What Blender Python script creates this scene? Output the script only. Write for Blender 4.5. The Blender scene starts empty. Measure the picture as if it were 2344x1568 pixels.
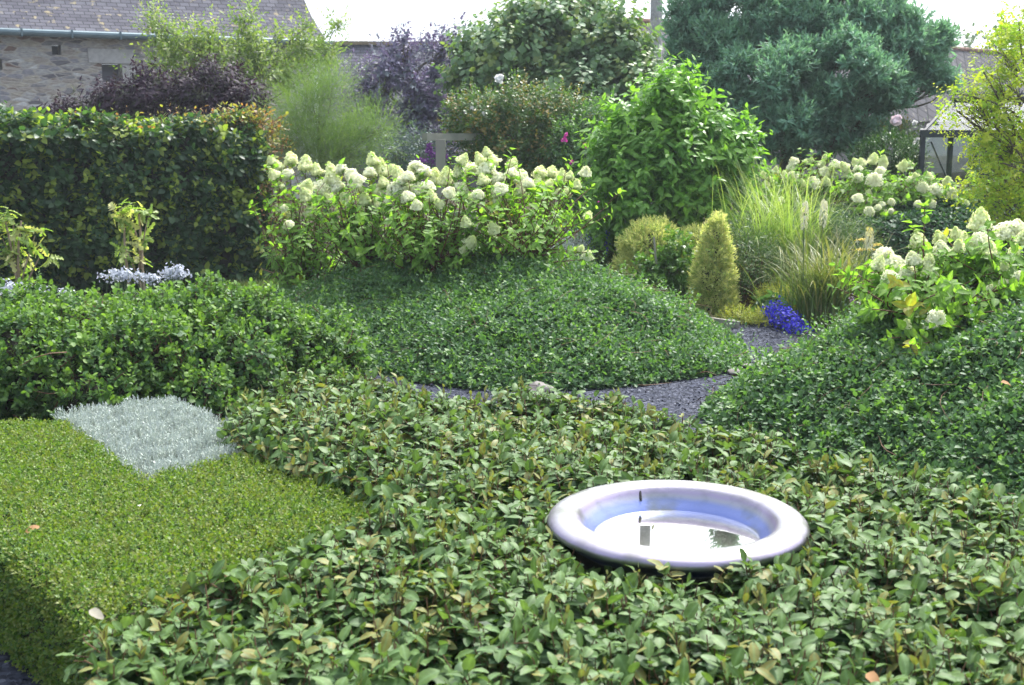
import bpy, math
import numpy as np
from mathutils import Vector

rng = np.random.default_rng(11)
S = bpy.context.scene
COL = S.collection
PI = math.pi

# ------------------------------------------------------------------ camera geometry
F, CX, CY = 2793.0, 1171.5, 784.0          # photo measured at 2343 x 1568
PITCH = math.radians(10.03)
H = 1.70
cp, sp = math.cos(PITCH), math.sin(PITCH)


def ray(px, py):
    u, v = (px - CX) / F, (CY - py) / F
    return np.array([u, cp + v * sp, -sp + v * cp])


def at(px, py, Y):                          # world point seen there, Y metres ahead
    d = ray(px, py)
    return np.array([0, 0, H]) + d * (Y / d[1])


def atz(px, py, z):                         # world point seen there at height z
    d = ray(px, py)
    return np.array([0, 0, H]) + d * ((z - H) / d[2])


# ------------------------------------------------------------------ objects
def tag(o, label=None, cat=None, group=None, kind=None):
    if label: o['label'] = label
    if cat: o['category'] = cat
    if group: o['group'] = group
    if kind: o['kind'] = kind
    return o


def thing(name, label, cat, loc=(0, 0, 0), group=None, kind=None):
    o = bpy.data.objects.new(name, None)
    o.empty_display_size = .1
    COL.objects.link(o)
    o.location = loc
    return tag(o, label, cat, group, kind)


def raw_mesh(name, V, T, mat, tint=None, smooth=True, uv=None):
    V = np.ascontiguousarray(V, np.float32); T = np.ascontiguousarray(T, np.int32)
    me = bpy.data.meshes.new(name)
    k = T.shape[1]
    me.vertices.add(len(V)); me.vertices.foreach_set('co', V.ravel())
    me.loops.add(T.size); me.loops.foreach_set('vertex_index', T.ravel())
    me.polygons.add(len(T))
    me.polygons.foreach_set('loop_start', np.arange(0, T.size, k, dtype=np.int32))
    me.polygons.foreach_set('loop_total', np.full(len(T), k, np.int32))
    me.polygons.foreach_set('use_smooth', np.full(len(T), smooth, bool))
    if tint is not None:
        a = me.attributes.new('tint', 'FLOAT_COLOR', 'POINT')
        a.data.foreach_set('color', np.ascontiguousarray(tint, np.float32).ravel())
    if uv is not None:
        l = me.uv_layers.new(name='UVMap')
        l.data.foreach_set('uv', np.ascontiguousarray(np.asarray(uv, np.float32)[T.ravel()]).ravel())
    me.update(calc_edges=True)
    me.validate()
    if mat: me.materials.append(mat)
    return me


def link(name, me, parent=None):
    o = bpy.data.objects.new(name, me)
    COL.objects.link(o)
    if parent is not None:
        o.parent = parent
        o.location = (-parent.location.x, -parent.location.y, -parent.location.z)
    return o


def obj(name, V, T, mat, parent=None, tint=None, smooth=True, uv=None):
    return link(name, raw_mesh(name, V, T, mat, tint, smooth, uv), parent)


class Geo:                                  # gathers pieces that belong to ONE mesh
    def __init__(s): s.V, s.T, s.C, s.n = [], [], [], 0

    def add(s, V, T, tint=None):
        V = np.asarray(V, float).reshape(-1, 3); T = np.asarray(T, int)
        if T.shape[1] == 4: T = np.concatenate([T[:, [0, 1, 2]], T[:, [0, 2, 3]]])
        s.V.append(V); s.T.append(T + s.n); s.n += len(V)
        s.C.append(np.zeros((len(V), 4)) + .5 if tint is None else tint)
        return s

    def box(s, c, size, R=None):
        h = np.array(size) / 2
        q = np.array([[x, y, z] for x in (-1, 1) for y in (-1, 1) for z in (-1, 1)]) * h
        if R is not None: q = q @ np.array(R).T
        return s.add(q + np.array(c), [[0, 1, 3, 2], [4, 6, 7, 5], [0, 4, 5, 1], [2, 3, 7, 6], [0, 2, 6, 4], [1, 5, 7, 3]])

    def bar(s, a, b, w, t=None, up=(0, 0, 1)):      # square bar from a to b
        a, b = np.array(a, float), np.array(b, float)
        y = b - a; L = np.linalg.norm(y); y /= L
        x = np.cross(y, up); x /= np.linalg.norm(x); z = np.cross(x, y)
        return s.box((a + b) / 2, (w, L, t or w), np.stack([x, y, z], 1))

    def tubes(s, P0, P1, r0, r1, bend=0.1, nseg=4, sides=5, sag=0.0, tint=None):
        v, t = tubes(P0, P1, r0, r1, bend, nseg, sides, sag)
        return s.add(v, t)

    def build(s, name, mat, parent=None, smooth=False):
        return obj(name, np.concatenate(s.V), np.concatenate(s.T), mat, parent, np.concatenate(s.C), smooth)


def unit(a): return a / np.maximum(np.linalg.norm(a, axis=-1, keepdims=True), 1e-9)


def tubes(P0, P1, r0, r1, bend=.1, nseg=4, sides=5, sag=0.0):
    P0 = np.atleast_2d(np.asarray(P0, float)); P1 = np.atleast_2d(np.asarray(P1, float)); n = len(P0)
    r0 = np.broadcast_to(np.asarray(r0, float), (n,)); r1 = np.broadcast_to(np.asarray(r1, float), (n,))
    d = P1 - P0; L = np.linalg.norm(d, axis=1, keepdims=True); D = d / np.maximum(L, 1e-9)
    ref = np.where(np.abs(D[:, 2:3]) > .9, np.array([[1., 0, 0]]), np.array([[0, 0, 1.]]))
    U = unit(np.cross(D, ref)); W = np.cross(D, U)
    b1 = rng.normal(size=(n, 1)) * bend * L; b2 = rng.normal(size=(n, 1)) * bend * L
    w1 = rng.normal(size=(n, 1)) * bend * .4 * L
    rings = []
    for k in range(nseg + 1):
        t = k / nseg; h = math.sin(PI * t)
        c = P0 + d * t + U * (b1 * h + w1 * math.sin(2 * PI * t)) + W * b2 * h
        c[:, 2] -= sag * L[:, 0] * h
        r = (r0 * (1 - t) + r1 * t)[:, None]
        rings.append(np.stack([c + r * (U * math.cos(a) + W * math.sin(a)) for a in np.arange(sides) * 2 * PI / sides], 1))
    V = np.stack(rings, 1)                                         # n, nseg+1, sides, 3
    base = (np.arange(n) * (nseg + 1) * sides)[:, None, None]
    k = np.arange(nseg)[None, :, None]; j = np.arange(sides)[None, None, :]; j2 = (j + 1) % sides
    a = base + k * sides + j; b = base + k * sides + j2; c = base + (k + 1) * sides + j2; e = base + (k + 1) * sides + j
    T = np.concatenate([np.stack([a, b, c], -1).reshape(-1, 3), np.stack([a, c, e], -1).reshape(-1, 3)])
    return V.reshape(-1, 3), T


def lathe(profile, n=96):
    p = np.array(profile); m = len(p)
    a = np.arange(n) * 2 * PI / n
    V = np.stack([p[None, :, 0] * np.cos(a)[:, None], p[None, :, 0] * np.sin(a)[:, None], np.broadcast_to(p[None, :, 1], (n, m))], -1).reshape(-1, 3)
    i = np.arange(n)[:, None]; k = np.arange(m - 1)[None, :]; i2 = (i + 1) % n
    T = np.stack([i * m + k, i2 * m + k, i2 * m + k + 1, i * m + k + 1], -1).reshape(-1, 4)
    return V, T


# ------------------------------------------------------------------ leaves
def tmpl(ys, ws, fold=.16, wave=0.):
    """folded leaf: midrib plus two edges; ys along, ws half width"""
    V, T, mid, lf, rt = [], [], [], [], []
    for i, (y, w) in enumerate(zip(ys, ws)):
        mid.append(len(V)); V.append((0, y, 0))
        if w > 0:
            z = fold * w + wave * (1 if i % 2 else -1) * w
            rt.append(len(V)); V.append((w, y, z)); lf.append(len(V)); V.append((-w, y, fold * w - wave * (1 if i % 2 else -1) * w))
        else:
            rt.append(None); lf.append(None)
    for i in range(len(ys) - 1):
        for e, s in ((rt, 1), (lf, -1)):
            a, b, c, d = mid[i], e[i], e[i + 1], mid[i + 1]
            tr = []
            if b is not None and c is not None: tr = [(a, b, c), (a, c, d)]
            elif b is None and c is not None: tr = [(a, c, d)]
            elif b is not None: tr = [(a, b, d)]
            for t in tr: T.append(t if s > 0 else t[::-1])
    return np.array(V, float), np.array(T)


T_TINY = (np.array([(0, 0, 0), (.5, .5, .1), (0, 1, 0), (-.5, .5, .1)], float), np.array([(0, 1, 2), (0, 2, 3)]))
T_OVAL = tmpl((0, .3, .66, 1), (0, .46, .42, 0), .2)
T_ROUND = tmpl((0, .2, .55, .85, 1), (0, .42, .5, .36, 0), .12)
T_BIG = tmpl((0, .1, .3, .52, .75, .92, 1), (0, .22, .46, .5, .42, .22, 0), .22, .06)
T_POINT = tmpl((0, .15, .4, .7, 1), (0, .36, .48, .3, 0), .22)
T_HEART = tmpl((-.08, .08, .4, .72, 1), (.18, .44, .52, .32, 0), .16)
T_NARROW = tmpl((0, .45, 1), (0, .5, 0), .15)
_lob = [(0, 0), (.28, -.1), (.5, .12), (.3, .35), (.46, .58), (.2, .6), (0, 1), (-.2, .6), (-.46, .58), (-.3, .35), (-.5, .12), (-.28, -.1)]
T_LOBED = (np.array([(0, .3, 0)] + [(x, y, .1 * abs(x)) for x, y in _lob], float),
           np.array([(0, i + 1, (i + 1) % 12 + 1) for i in range(12)]))
_jag = [(0, 0)]
for _i in range(1, 8):
    _t = _i / 8.
    _jag.append(((.5 if _i % 2 else .2) * (1 - .55 * _t), _t + (.06 if _i % 2 else -.02)))
_jag = _jag + [(0, 1.05)] + [(-x, y) for x, y in _jag[:0:-1]]
T_JAG = (np.array([(0, .45, -.03)] + [(x, y, .22 * abs(x)) for x, y in _jag], float),
         np.array([(0, i + 1, (i + 1) % len(_jag) + 1) for i in range(len(_jag))]))
_pv, _pt = [(0, 0, 0)], []
for _i in range(4):
    _a = _i * PI / 2
    c_, s_ = math.cos(_a), math.sin(_a)
    n0 = len(_pv)
    for x, y, z in ((.3, .32, .03), (0, .62, .02), (-.3, .32, .03)): _pv.append((x * c_ - y * s_, x * s_ + y * c_, z))
    _pt += [(0, n0, n0 + 1), (0, n0 + 1, n0 + 2)]
T_FLORET = (np.array(_pv, float), np.array(_pt))


class Leaves:
    def __init__(s): s.a = []

    def put(s, P, D, N, L, W, C, curl=0.):
        n = len(P)
        f = lambda x: np.broadcast_to(np.asarray(x, np.float32), (n,))
        s.a.append((P, D, N, f(L), f(W), C, f(curl)))

    def count(s): return sum(len(x[0]) for x in s.a)

    def arrays(s, tm):
        V0, T0 = tm
        P, D, N, L, W, C, K = [np.concatenate([np.asarray(x[i], np.float32) for x in s.a]) for i in range(7)]
        D = unit(D); X = unit(np.cross(D, N)); Z = np.cross(X, D)
        x, y, z = V0[:, 0][None, :, None], V0[:, 1][None, :, None], V0[:, 2][None, :, None]
        L_, W_, K_ = L[:, None, None], W[:, None, None], K[:, None, None]
        V = P[:, None] + x * W_ * X[:, None] + y * L_ * D[:, None] + (z * W_ - K_ * L_ * y * y) * Z[:, None]
        n, m = len(P), len(V0)
        T = (T0[None] + (np.arange(n) * m)[:, None, None]).reshape(-1, 3)
        Cc = np.repeat(C, m, 0)
        Cc[:, 3] = np.tile(np.abs(V0[:, 0]) * 2, n)
        return V.reshape(-1, 3), T, Cc

    def build(s, name, tm, mat, parent=None, smooth=True):
        V, T, C = s.arrays(tm)
        return obj(name, V, T, mat, parent, C, smooth)


def frame(A):
    ref = np.where(np.abs(A[:, 2:3]) > .9, np.array([[1., 0, 0]]), np.array([[0, 0, 1.]]))
    U = unit(np.cross(A, ref))
    return U, np.cross(A, U)


def rvec(n): return unit(rng.normal(size=(n, 3)))


def sprigs(lv, P, A, n, L, ll, lw, spread=(75, 25), droop=0., tip=.6, jit=.25, curl=.15, up=.3, fresh=None, flat=0.):
    """shoots at P along A, n leaves each; tint = (random, age towards tip, fresh flag, -)"""
    P = np.asarray(P, float); A = unit(np.asarray(A, float)); k = len(P)
    if k == 0: return
    U, V = frame(A)
    ph = rng.uniform(0, 2 * PI, k); Ls = np.broadcast_to(L, (k,)) * rng.uniform(.7, 1.3, k)
    fr = rng.uniform(0, 1, k) if fresh is None else np.broadcast_to(fresh, (k,))
    sc = rng.uniform(.68, 1.28, k)
    upv = np.array([0, 0, 1.])
    for j in range(n):
        t = j / max(n - 1, 1)
        az = ph + j * 2.4 + rng.normal(0, .25, k)
        sa = np.radians(spread[0] * (1 - t) + spread[1] * t + rng.normal(0, 14, k))
        D = np.cos(sa)[:, None] * A + np.sin(sa)[:, None] * (np.cos(az)[:, None] * U + np.sin(az)[:, None] * V)
        D = unit(D + rng.normal(0, jit, (k, 3)) * .5 - droop * upv)
        N = unit(A - D * np.sum(A * D, 1, keepdims=True) + up * upv + rng.normal(0, jit, (k, 3)))
        s = sc * (1 - t + t * tip) * rng.uniform(.8, 1.2, k)
        C = np.stack([rng.uniform(0, 1, k), np.full(k, t), fr, np.zeros(k)], 1)
        lv.put(P + A * (Ls * t)[:, None], D, N, ll * s, lw * s * rng.uniform(.72, 1.25, k), C, curl * rng.uniform(.2, 1.6, k))


# ------------------------------------------------------------------ materials
def nodes(m):
    m.use_nodes = True
    nt = m.node_tree; nt.nodes.clear()
    return nt, nt.nodes.new, nt.links.new


def ramp(N, stops, interp='LINEAR'):
    r = N('ShaderNodeValToRGB'); r.color_ramp.interpolation = interp
    el = r.color_ramp.elements
    while len(el) > 1: el.remove(el[-1])
    el[0].position, el[0].color = stops[0][0], (*stops[0][1], 1)
    for p, c in stops[1:]:
        e = el.new(p); e.color = (*c, 1)
    return r


def mixc(N, Lk, fac, a, b, mode='MIX'):
    m = N('ShaderNodeMix'); m.data_type = 'RGBA'; m.blend_type = mode
    for sock, v in ((m.inputs[0], fac), (m.inputs[6], a), (m.inputs[7], b)):
        if isinstance(v, bpy.types.NodeSocket): Lk(v, sock)
        elif isinstance(v, tuple): sock.default_value = (*v, 1)
        else: sock.default_value = v
    return m.outputs[2]


def math_(N, Lk, op, a, b=None):
    m = N('ShaderNodeMath'); m.operation = op
    for sock, v in ((m.inputs[0], a), (m.inputs[1], b)):
        if v is None: continue
        if isinstance(v, bpy.types.NodeSocket): Lk(v, sock)
        else: sock.default_value = v
    return m.outputs[0]


def leafmat(name, c1, c2, fresh=None, back=None, rough=.5, spec=.3, trans=.42, tcol=None, fthr=.8, age=None, vein=0.):
    """leaf: base varies leaf to leaf (tint.R), young or sunlight-coloured leaves (tint.B over fthr), paler underside"""
    m = bpy.data.materials.new(name); nt, N, Lk = nodes(m)
    at_ = N('ShaderNodeAttribute'); at_.attribute_name = 'tint'
    sep = N('ShaderNodeSeparateColor'); Lk(at_.outputs['Color'], sep.inputs[0])
    col = mixc(N, Lk, sep.outputs[0], c1, c2)
    if age is not None:
        g = math_(N, Lk, 'POWER', sep.outputs[1], 2.5)
        col = mixc(N, Lk, g, col, age)
    if fresh is not None:
        gt = math_(N, Lk, 'GREATER_THAN', sep.outputs[2], fthr)
        col = mixc(N, Lk, math_(N, Lk, 'MULTIPLY', gt, .85), col, fresh)
    if vein:                                    # pale midrib; mottling along the blade
        vf = math_(N, Lk, 'MULTIPLY', math_(N, Lk, 'POWER', math_(N, Lk, 'SUBTRACT', 1., at_.outputs['Alpha']), 5.), vein)
        col = mixc(N, Lk, vf, col, tuple(min(1., x * 1.6 + .06) for x in c2))
        tc = N('ShaderNodeTexCoord'); nz = N('ShaderNodeTexNoise'); nz.inputs['Scale'].default_value = 45; nz.inputs['Detail'].default_value = 3; Lk(tc.outputs['Object'], nz.inputs['Vector'])
        rz_ = ramp(N, [(.3, (.72, .74, .70)), (.7, (1.25, 1.22, 1.2))]); Lk(nz.outputs[0], rz_.inputs[0]); col = mixc(N, Lk, 1., col, rz_.outputs[0], 'MULTIPLY')
    front = col
    if back is not None:
        ge = N('ShaderNodeNewGeometry')
        col = mixc(N, Lk, math_(N, Lk, 'MULTIPLY', ge.outputs['Backfacing'], .8), col, back)
    p = N('ShaderNodeBsdfPrincipled'); Lk(col, p.inputs['Base Color'])
    p.inputs['Roughness'].default_value = rough
    p.inputs['Specular IOR Level'].default_value = spec
    t = N('ShaderNodeBsdfTranslucent')
    Lk(mixc(N, Lk, 1., front, tcol or (1.5, 1.7, .55), 'MULTIPLY'), t.inputs['Color'])
    mx = N('ShaderNodeMixShader'); mx.inputs[0].default_value = trans
    Lk(p.outputs[0], mx.inputs[1]); Lk(t.outputs[0], mx.inputs[2])
    o = N('ShaderNodeOutputMaterial'); Lk(mx.outputs[0], o.inputs['Surface'])
    return m


def plainmat(name, c1, c2, scale=8., rough=.8, bump=.2, metallic=0., detail=6., stretch=(1, 1, 1), spec=.4, c3=None, scale3=1.5):
    m = bpy.data.materials.new(name); nt, N, Lk = nodes(m)
    tc = N('ShaderNodeTexCoord'); mp = N('ShaderNodeMapping'); mp.inputs['Scale'].default_value = stretch
    Lk(tc.outputs['Object'], mp.inputs[0])
    n = N('ShaderNodeTexNoise'); n.inputs['Scale'].default_value = scale; n.inputs['Detail'].default_value = detail
    Lk(mp.outputs[0], n.inputs['Vector'])
    r = ramp(N, [(.3, c1), (.7, c2)]); Lk(n.outputs[0], r.inputs[0])
    col = r.outputs[0]
    if c3 is not None:
        n3 = N('ShaderNodeTexNoise'); n3.inputs['Scale'].default_value = scale3; n3.inputs['Detail'].default_value = 5
        Lk(mp.outputs[0], n3.inputs['Vector'])
        r3 = ramp(N, [(.52, (0, 0, 0)), (.68, (1, 1, 1))]); Lk(n3.outputs[0], r3.inputs[0])
        col = mixc(N, Lk, r3.outputs[0], col, c3)
    p = N('ShaderNodeBsdfPrincipled'); Lk(col, p.inputs['Base Color'])
    p.inputs['Roughness'].default_value = rough; p.inputs['Metallic'].default_value = metallic
    p.inputs['Specular IOR Level'].default_value = spec
    b = N('ShaderNodeBump'); b.inputs['Strength'].default_value = bump; b.inputs['Distance'].default_value = .02
    Lk(n.outputs[0], b.inputs['Height']); Lk(b.outputs[0], p.inputs['Normal'])
    o = N('ShaderNodeOutputMaterial'); Lk(p.outputs[0], o.inputs['Surface'])
    return m


def slatemat(name, ca, cb, gap, w, h, rot=0., lichen=None, off=.5, rough=.85, mort=.012):
    m = bpy.data.materials.new(name); nt, N, Lk = nodes(m)
    uv = N('ShaderNodeUVMap'); uv.uv_map = 'UVMap'
    mp = N('ShaderNodeMapping'); mp.inputs['Rotation'].default_value = (0, 0, rot); Lk(uv.outputs[0], mp.inputs[0])
    b = N('ShaderNodeTexBrick'); Lk(mp.outputs[0], b.inputs['Vector'])
    b.offset = off; b.inputs['Scale'].default_value = 1.
    b.inputs['Brick Width'].default_value = w; b.inputs['Row Height'].default_value = h
    b.inputs['Mortar Size'].default_value = mort; b.inputs['Mortar Smooth'].default_value = .1; b.inputs['Bias'].default_value = 0.
    b.inputs['Color1'].default_value = (*ca, 1); b.inputs['Color2'].default_value = (*cb, 1); b.inputs['Mortar'].default_value = (*gap, 1)
    n = N('ShaderNodeTexNoise'); n.inputs['Scale'].default_value = 1.3; n.inputs['Detail'].default_value = 8; Lk(uv.outputs[0], n.inputs['Vector'])
    r = ramp(N, [(.3, (.72, .72, .74)), (.7, (1.2, 1.2, 1.18))]); Lk(n.outputs[0], r.inputs[0])
    col = mixc(N, Lk, .9, b.outputs['Color'], r.outputs[0], 'MULTIPLY')
    if lichen:
        n2 = N('ShaderNodeTexNoise'); n2.inputs['Scale'].default_value = 5; n2.inputs['Detail'].default_value = 10; Lk(uv.outputs[0], n2.inputs['Vector'])
        r2 = ramp(N, [(.6, (0, 0, 0)), (.68, (1, 1, 1))]); Lk(n2.outputs[0], r2.inputs[0])
        col = mixc(N, Lk, math_(N, Lk, 'MULTIPLY', r2.outputs[0], .6), col, lichen)
    # each slate tilts a little: saw-tooth height up the course
    sx = N('ShaderNodeSeparateXYZ'); Lk(mp.outputs[0], sx.inputs[0])
    saw = math_(N, Lk, 'FRACT', math_(N, Lk, 'DIVIDE', sx.outputs[1], h))
    ht = math_(N, Lk, 'SUBTRACT', math_(N, Lk, 'MULTIPLY', math_(N, Lk, 'SUBTRACT', 1., saw), .6), b.outputs['Fac'])
    bp = N('ShaderNodeBump'); bp.inputs['Strength'].default_value = .7; bp.inputs['Distance'].default_value = .02
    Lk(ht, bp.inputs['Height'])
    p = N('ShaderNodeBsdfPrincipled'); Lk(col, p.inputs['Base Color']); p.inputs['Roughness'].default_value = rough; p.inputs['Specular IOR Level'].default_value = .15
    Lk(bp.outputs[0], p.inputs['Normal'])
    o = N('ShaderNodeOutputMaterial'); Lk(p.outputs[0], o.inputs['Surface'])
    return m


def stonemat(name):
    m = bpy.data.materials.new(name); nt, N, Lk = nodes(m)
    uv = N('ShaderNodeUVMap'); uv.uv_map = 'UVMap'
    mp = N('ShaderNodeMapping'); mp.inputs['Scale'].default_value = (3.3, 11., 1); Lk(uv.outputs[0], mp.inputs[0])
    wn = N('ShaderNodeTexNoise'); wn.inputs['Scale'].default_value = 1.2; wn.inputs['Detail'].default_value = 3; Lk(mp.outputs[0], wn.inputs['Vector'])
    vec = mixc(N, Lk, .45, mp.outputs[0], wn.outputs['Color'], 'ADD')
    v = N('ShaderNodeTexVoronoi'); v.inputs['Scale'].default_value = 1.; Lk(vec, v.inputs['Vector'])
    e = N('ShaderNodeTexVoronoi'); e.feature = 'DISTANCE_TO_EDGE'; e.inputs['Scale'].default_value = 1.; Lk(vec, e.inputs['Vector'])
    sc = N('ShaderNodeSeparateColor'); Lk(v.outputs['Color'], sc.inputs[0])
    pal = ramp(N, [(0, (.20, .19, .20)), (.16, (.31, .27, .24)), (.3, (.17, .11, .09)), (.36, (.36, .345, .34)), (.55, (.25, .24, .265)), (.7, (.36, .32, .27)), (.82, (.13, .12, .135)), (.9, (.48, .47, .47)), (1, (.27, .23, .21))], 'CONSTANT')
    Lk(sc.outputs[0], pal.inputs[0])
    n = N('ShaderNodeTexNoise'); n.inputs['Scale'].default_value = 3; n.inputs['Detail'].default_value = 9; Lk(mp.outputs[0], n.inputs['Vector'])
    r = ramp(N, [(.3, (.65, .65, .68)), (.72, (1.35, 1.33, 1.3))]); Lk(n.outputs[0], r.inputs[0])
    col = mixc(N, Lk, 1., pal.outputs[0], r.outputs[0], 'MULTIPLY')
    er = ramp(N, [(.02, (1, 1, 1)), (.09, (0, 0, 0))]); Lk(e.outputs['Distance'], er.inputs[0])
    mo = mixc(N, Lk, n.outputs[0], (.30, .265, .24), (.45, .41, .375))
    col = mixc(N, Lk, er.outputs[0], col, mo)
    p = N('ShaderNodeBsdfPrincipled'); Lk(col, p.inputs['Base Color']); p.inputs['Roughness'].default_value = .9
    bp = N('ShaderNodeBump'); bp.inputs['Strength'].default_value = .9; bp.inputs['Distance'].default_value = .04
    hh = math_(N, Lk, 'ADD', math_(N, Lk, 'MINIMUM', e.outputs['Distance'], .2), math_(N, Lk, 'MULTIPLY', n.outputs[0], .25))
    Lk(hh, bp.inputs['Height']); Lk(bp.outputs[0], p.inputs['Normal'])
    o = N('ShaderNodeOutputMaterial'); Lk(p.outputs[0], o.inputs['Surface'])
    return m


M = {}
M['bark'] = plainmat('bark', (.07, .055, .04), (.16, .13, .10), 14, .9, .6, stretch=(1, 1, .25))
M['bark_green'] = plainmat('mossy bark', (.07, .075, .04), (.15, .14, .09), 10, .9, .6, stretch=(1, 1, .3))
M['twig'] = plainmat('brown twig', (.10, .05, .025), (.17, .09, .05), 30, .7, .1)
M['twig_red'] = plainmat('hydrangea stem', (.08, .035, .02), (.15, .07, .035), 30, .7, .1)
M['twig_pale'] = plainmat('pale stem', (.25, .18, .12), (.36, .28, .2), 20, .7, .1)
M['stalk'] = plainmat('green stalk', (.10, .16, .06), (.16, .22, .10), 20, .6, .1)
M['inner'] = plainmat('dark shade filler', (.018, .018, .010), (.035, .03, .018), 20, .95, .5)  # solid filler inside plants; interior shade is put into its near-black colour
M['silt'] = plainmat('pale silt on basin floor', (.17, .16, .14), (.30, .285, .25), 25, 1., .2, spec=0.)
M['soil'] = plainmat('soil', (.035, .032, .02), (.07, .06, .04), 12, 1., .6, spec=.02)
M['wood'] = plainmat('weathered timber', (.22, .20, .18), (.36, .33, .30), 6, .85, .3, stretch=(1, 1, .2), c3=(.20, .23, .13), scale3=3)
M['wood_h'] = plainmat('weathered beam', (.20, .20, .17), (.34, .33, .27), 6, .85, .3, stretch=(.2, 1, 1), c3=(.17, .2, .1), scale3=3)
M['concrete'] = plainmat('pole concrete', (.26, .25, .25), (.40, .385, .38), 9, .85, .3, c3=(.5, .48, .47), scale3=30)
M['zinc'] = plainmat('gutter zinc', (.085, .13, .155), (.13, .185, .21), 3, .45, .1, metallic=.2)
M['granite'] = plainmat('granite dressing', (.33, .31, .31), (.48, .46, .45), 10, .9, .3)
M['dark_hole'] = plainmat('dark opening', (.012, .012, .014), (.03, .028, .028), 5, .9, .1)
M['white_paint'] = plainmat('white paint', (.72, .73, .75), (.82, .82, .82), 5, .5, .05)
M['black_metal'] = plainmat('dark powder coat', (.018, .022, .032), (.03, .036, .05), 5, .4, .05)
M['stone'] = plainmat('pink grey stone', (.13, .115, .11), (.24, .215, .205), 9, .9, .5)
M['redtile'] = plainmat('mossy ridge tile', (.13, .065, .045), (.22, .11, .075), 7, .9, .5, c3=(.09, .085, .05), scale3=2.5)
M['ridge'] = plainmat('lichen ridge', (.18, .14, .09), (.28, .22, .12), 9, .9, .5, c3=(.12, .11, .10), scale3=3)
M['render'] = plainmat('grey rendered wall', (.13, .12, .125), (.19, .18, .18), 3, .9, .2)

# ------------------------------------------------------------------ plan shapes
def ccw(poly):
    p = np.asarray(poly, float)[:, :2]
    a = np.sum(p[:, 0] * np.roll(p[:, 1], -1) - np.roll(p[:, 0], -1) * p[:, 1])
    return p if a > 0 else p[::-1]


def inside(poly, q):
    r = np.zeros(len(q), bool); n = len(poly)
    for i in range(n):
        a, b = poly[i], poly[(i + 1) % n]
        c = (a[1] > q[:, 1]) != (b[1] > q[:, 1])
        with np.errstate(divide='ignore', invalid='ignore'):
            x = (b[0] - a[0]) * (q[:, 1] - a[1]) / (b[1] - a[1]) + a[0]
        r ^= c & (q[:, 0] < x)
    return r


def edge_dist(poly, q):
    """distance to the outline and the outward direction there"""
    best = np.full(len(q), 1e9); out = np.zeros((len(q), 2)); n = len(poly)
    for i in range(n):
        a, b = poly[i], poly[(i + 1) % n]
        d = b - a; L2 = d @ d
        t = np.clip(((q - a) @ d) / L2, 0, 1)
        c = a + t[:, None] * d
        r = np.linalg.norm(q - c, axis=1)
        k = r < best
        best[k] = r[k]
        nrm = np.array([d[1], -d[0]]) / math.sqrt(L2)
        out[k] = nrm
    return best, out


def chaikin(p, k=2):
    p = np.asarray(p, float)
    for _ in range(k):
        q = np.roll(p, -1, 0)
        p = np.stack([p * .75 + q * .25, p * .25 + q * .75], 1).reshape(-1, 2)
    return p


def in_poly(poly, n):
    lo, hi = poly.min(0), poly.max(0)
    out = []
    got = 0
    while got < n:
        q = rng.uniform(lo, hi, (n * 2, 2)); q = q[inside(poly, q)]
        out.append(q); got += len(q)
    return np.concatenate(out)[:n]


def area(poly):
    return abs(np.sum(poly[:, 0] * np.roll(poly[:, 1], -1) - np.roll(poly[:, 0], -1) * poly[:, 1])) / 2


class Bumps:                                   # smooth unevenness
    def __init__(s, n, wl, amp):
        s.k = rng.normal(size=(n, 3)) * (2 * PI / wl) * .6; s.p = rng.uniform(0, 2 * PI, n); s.a = amp / math.sqrt(n)

    def __call__(s, q):
        q = q if q.shape[1] == 3 else np.concatenate([q, np.zeros((len(q), 1))], 1)
        return np.sum(np.sin(q @ s.k.T + s.p), 1) * s.a


def clipped(poly, ztop, z0, r, dtop, dside, bump=None, cut=None):
    """surface points and normals of a clipped hedge standing on poly"""
    n = int(area(poly) * dtop)
    q = in_poly(poly, n); d, o = edge_dist(poly, q)
    rr = np.clip(d / r, 0, 1)
    z = ztop - r * (1 - np.sqrt(np.clip(1 - (1 - rr) ** 2, 0, 1)))
    if bump is not None: z = z + bump(q)
    Nn = np.concatenate([o * ((1 - rr) ** 1.0)[:, None], np.sqrt(np.clip(rr, .05, 1))[:, None]], 1)
    P, A = [np.concatenate([q, z[:, None]], 1)], [unit(Nn)]
    m = len(poly)
    for i in range(m):
        a, b = poly[i], poly[(i + 1) % m]; L = np.linalg.norm(b - a)
        k = int(L * (ztop - r * .4 - z0) * dside)
        if not k: continue
        t = rng.uniform(0, 1, k)[:, None]; e = (b - a) / L
        nr = np.array([e[1], -e[0], 0])
        p = np.concatenate([a + t * (b - a), rng.uniform(z0, ztop - r * .4, (k, 1))], 1)
        if bump is not None: p += nr * bump(p)[:, None] * 1.2
        P.append(p); A.append(np.broadcast_to(nr + [0, 0, .25], (k, 3)))
    P, A = np.concatenate(P), unit(np.concatenate(A))
    if cut is not None:
        k = cut(P); P, A = P[k], A[k]
    return P, A


def prism(poly, z0, z1):
    n = len(poly)
    V = [(x, y, z0) for x, y in poly] + [(x, y, z1) for x, y in poly]
    me = bpy.data.meshes.new('tmp')
    faces = [list(range(n, 2 * n)), list(range(n))[::-1]] + [[i, (i + 1) % n, n + (i + 1) % n, n + i] for i in range(n)]
    me.from_pydata(V, [], faces)
    return me


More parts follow.
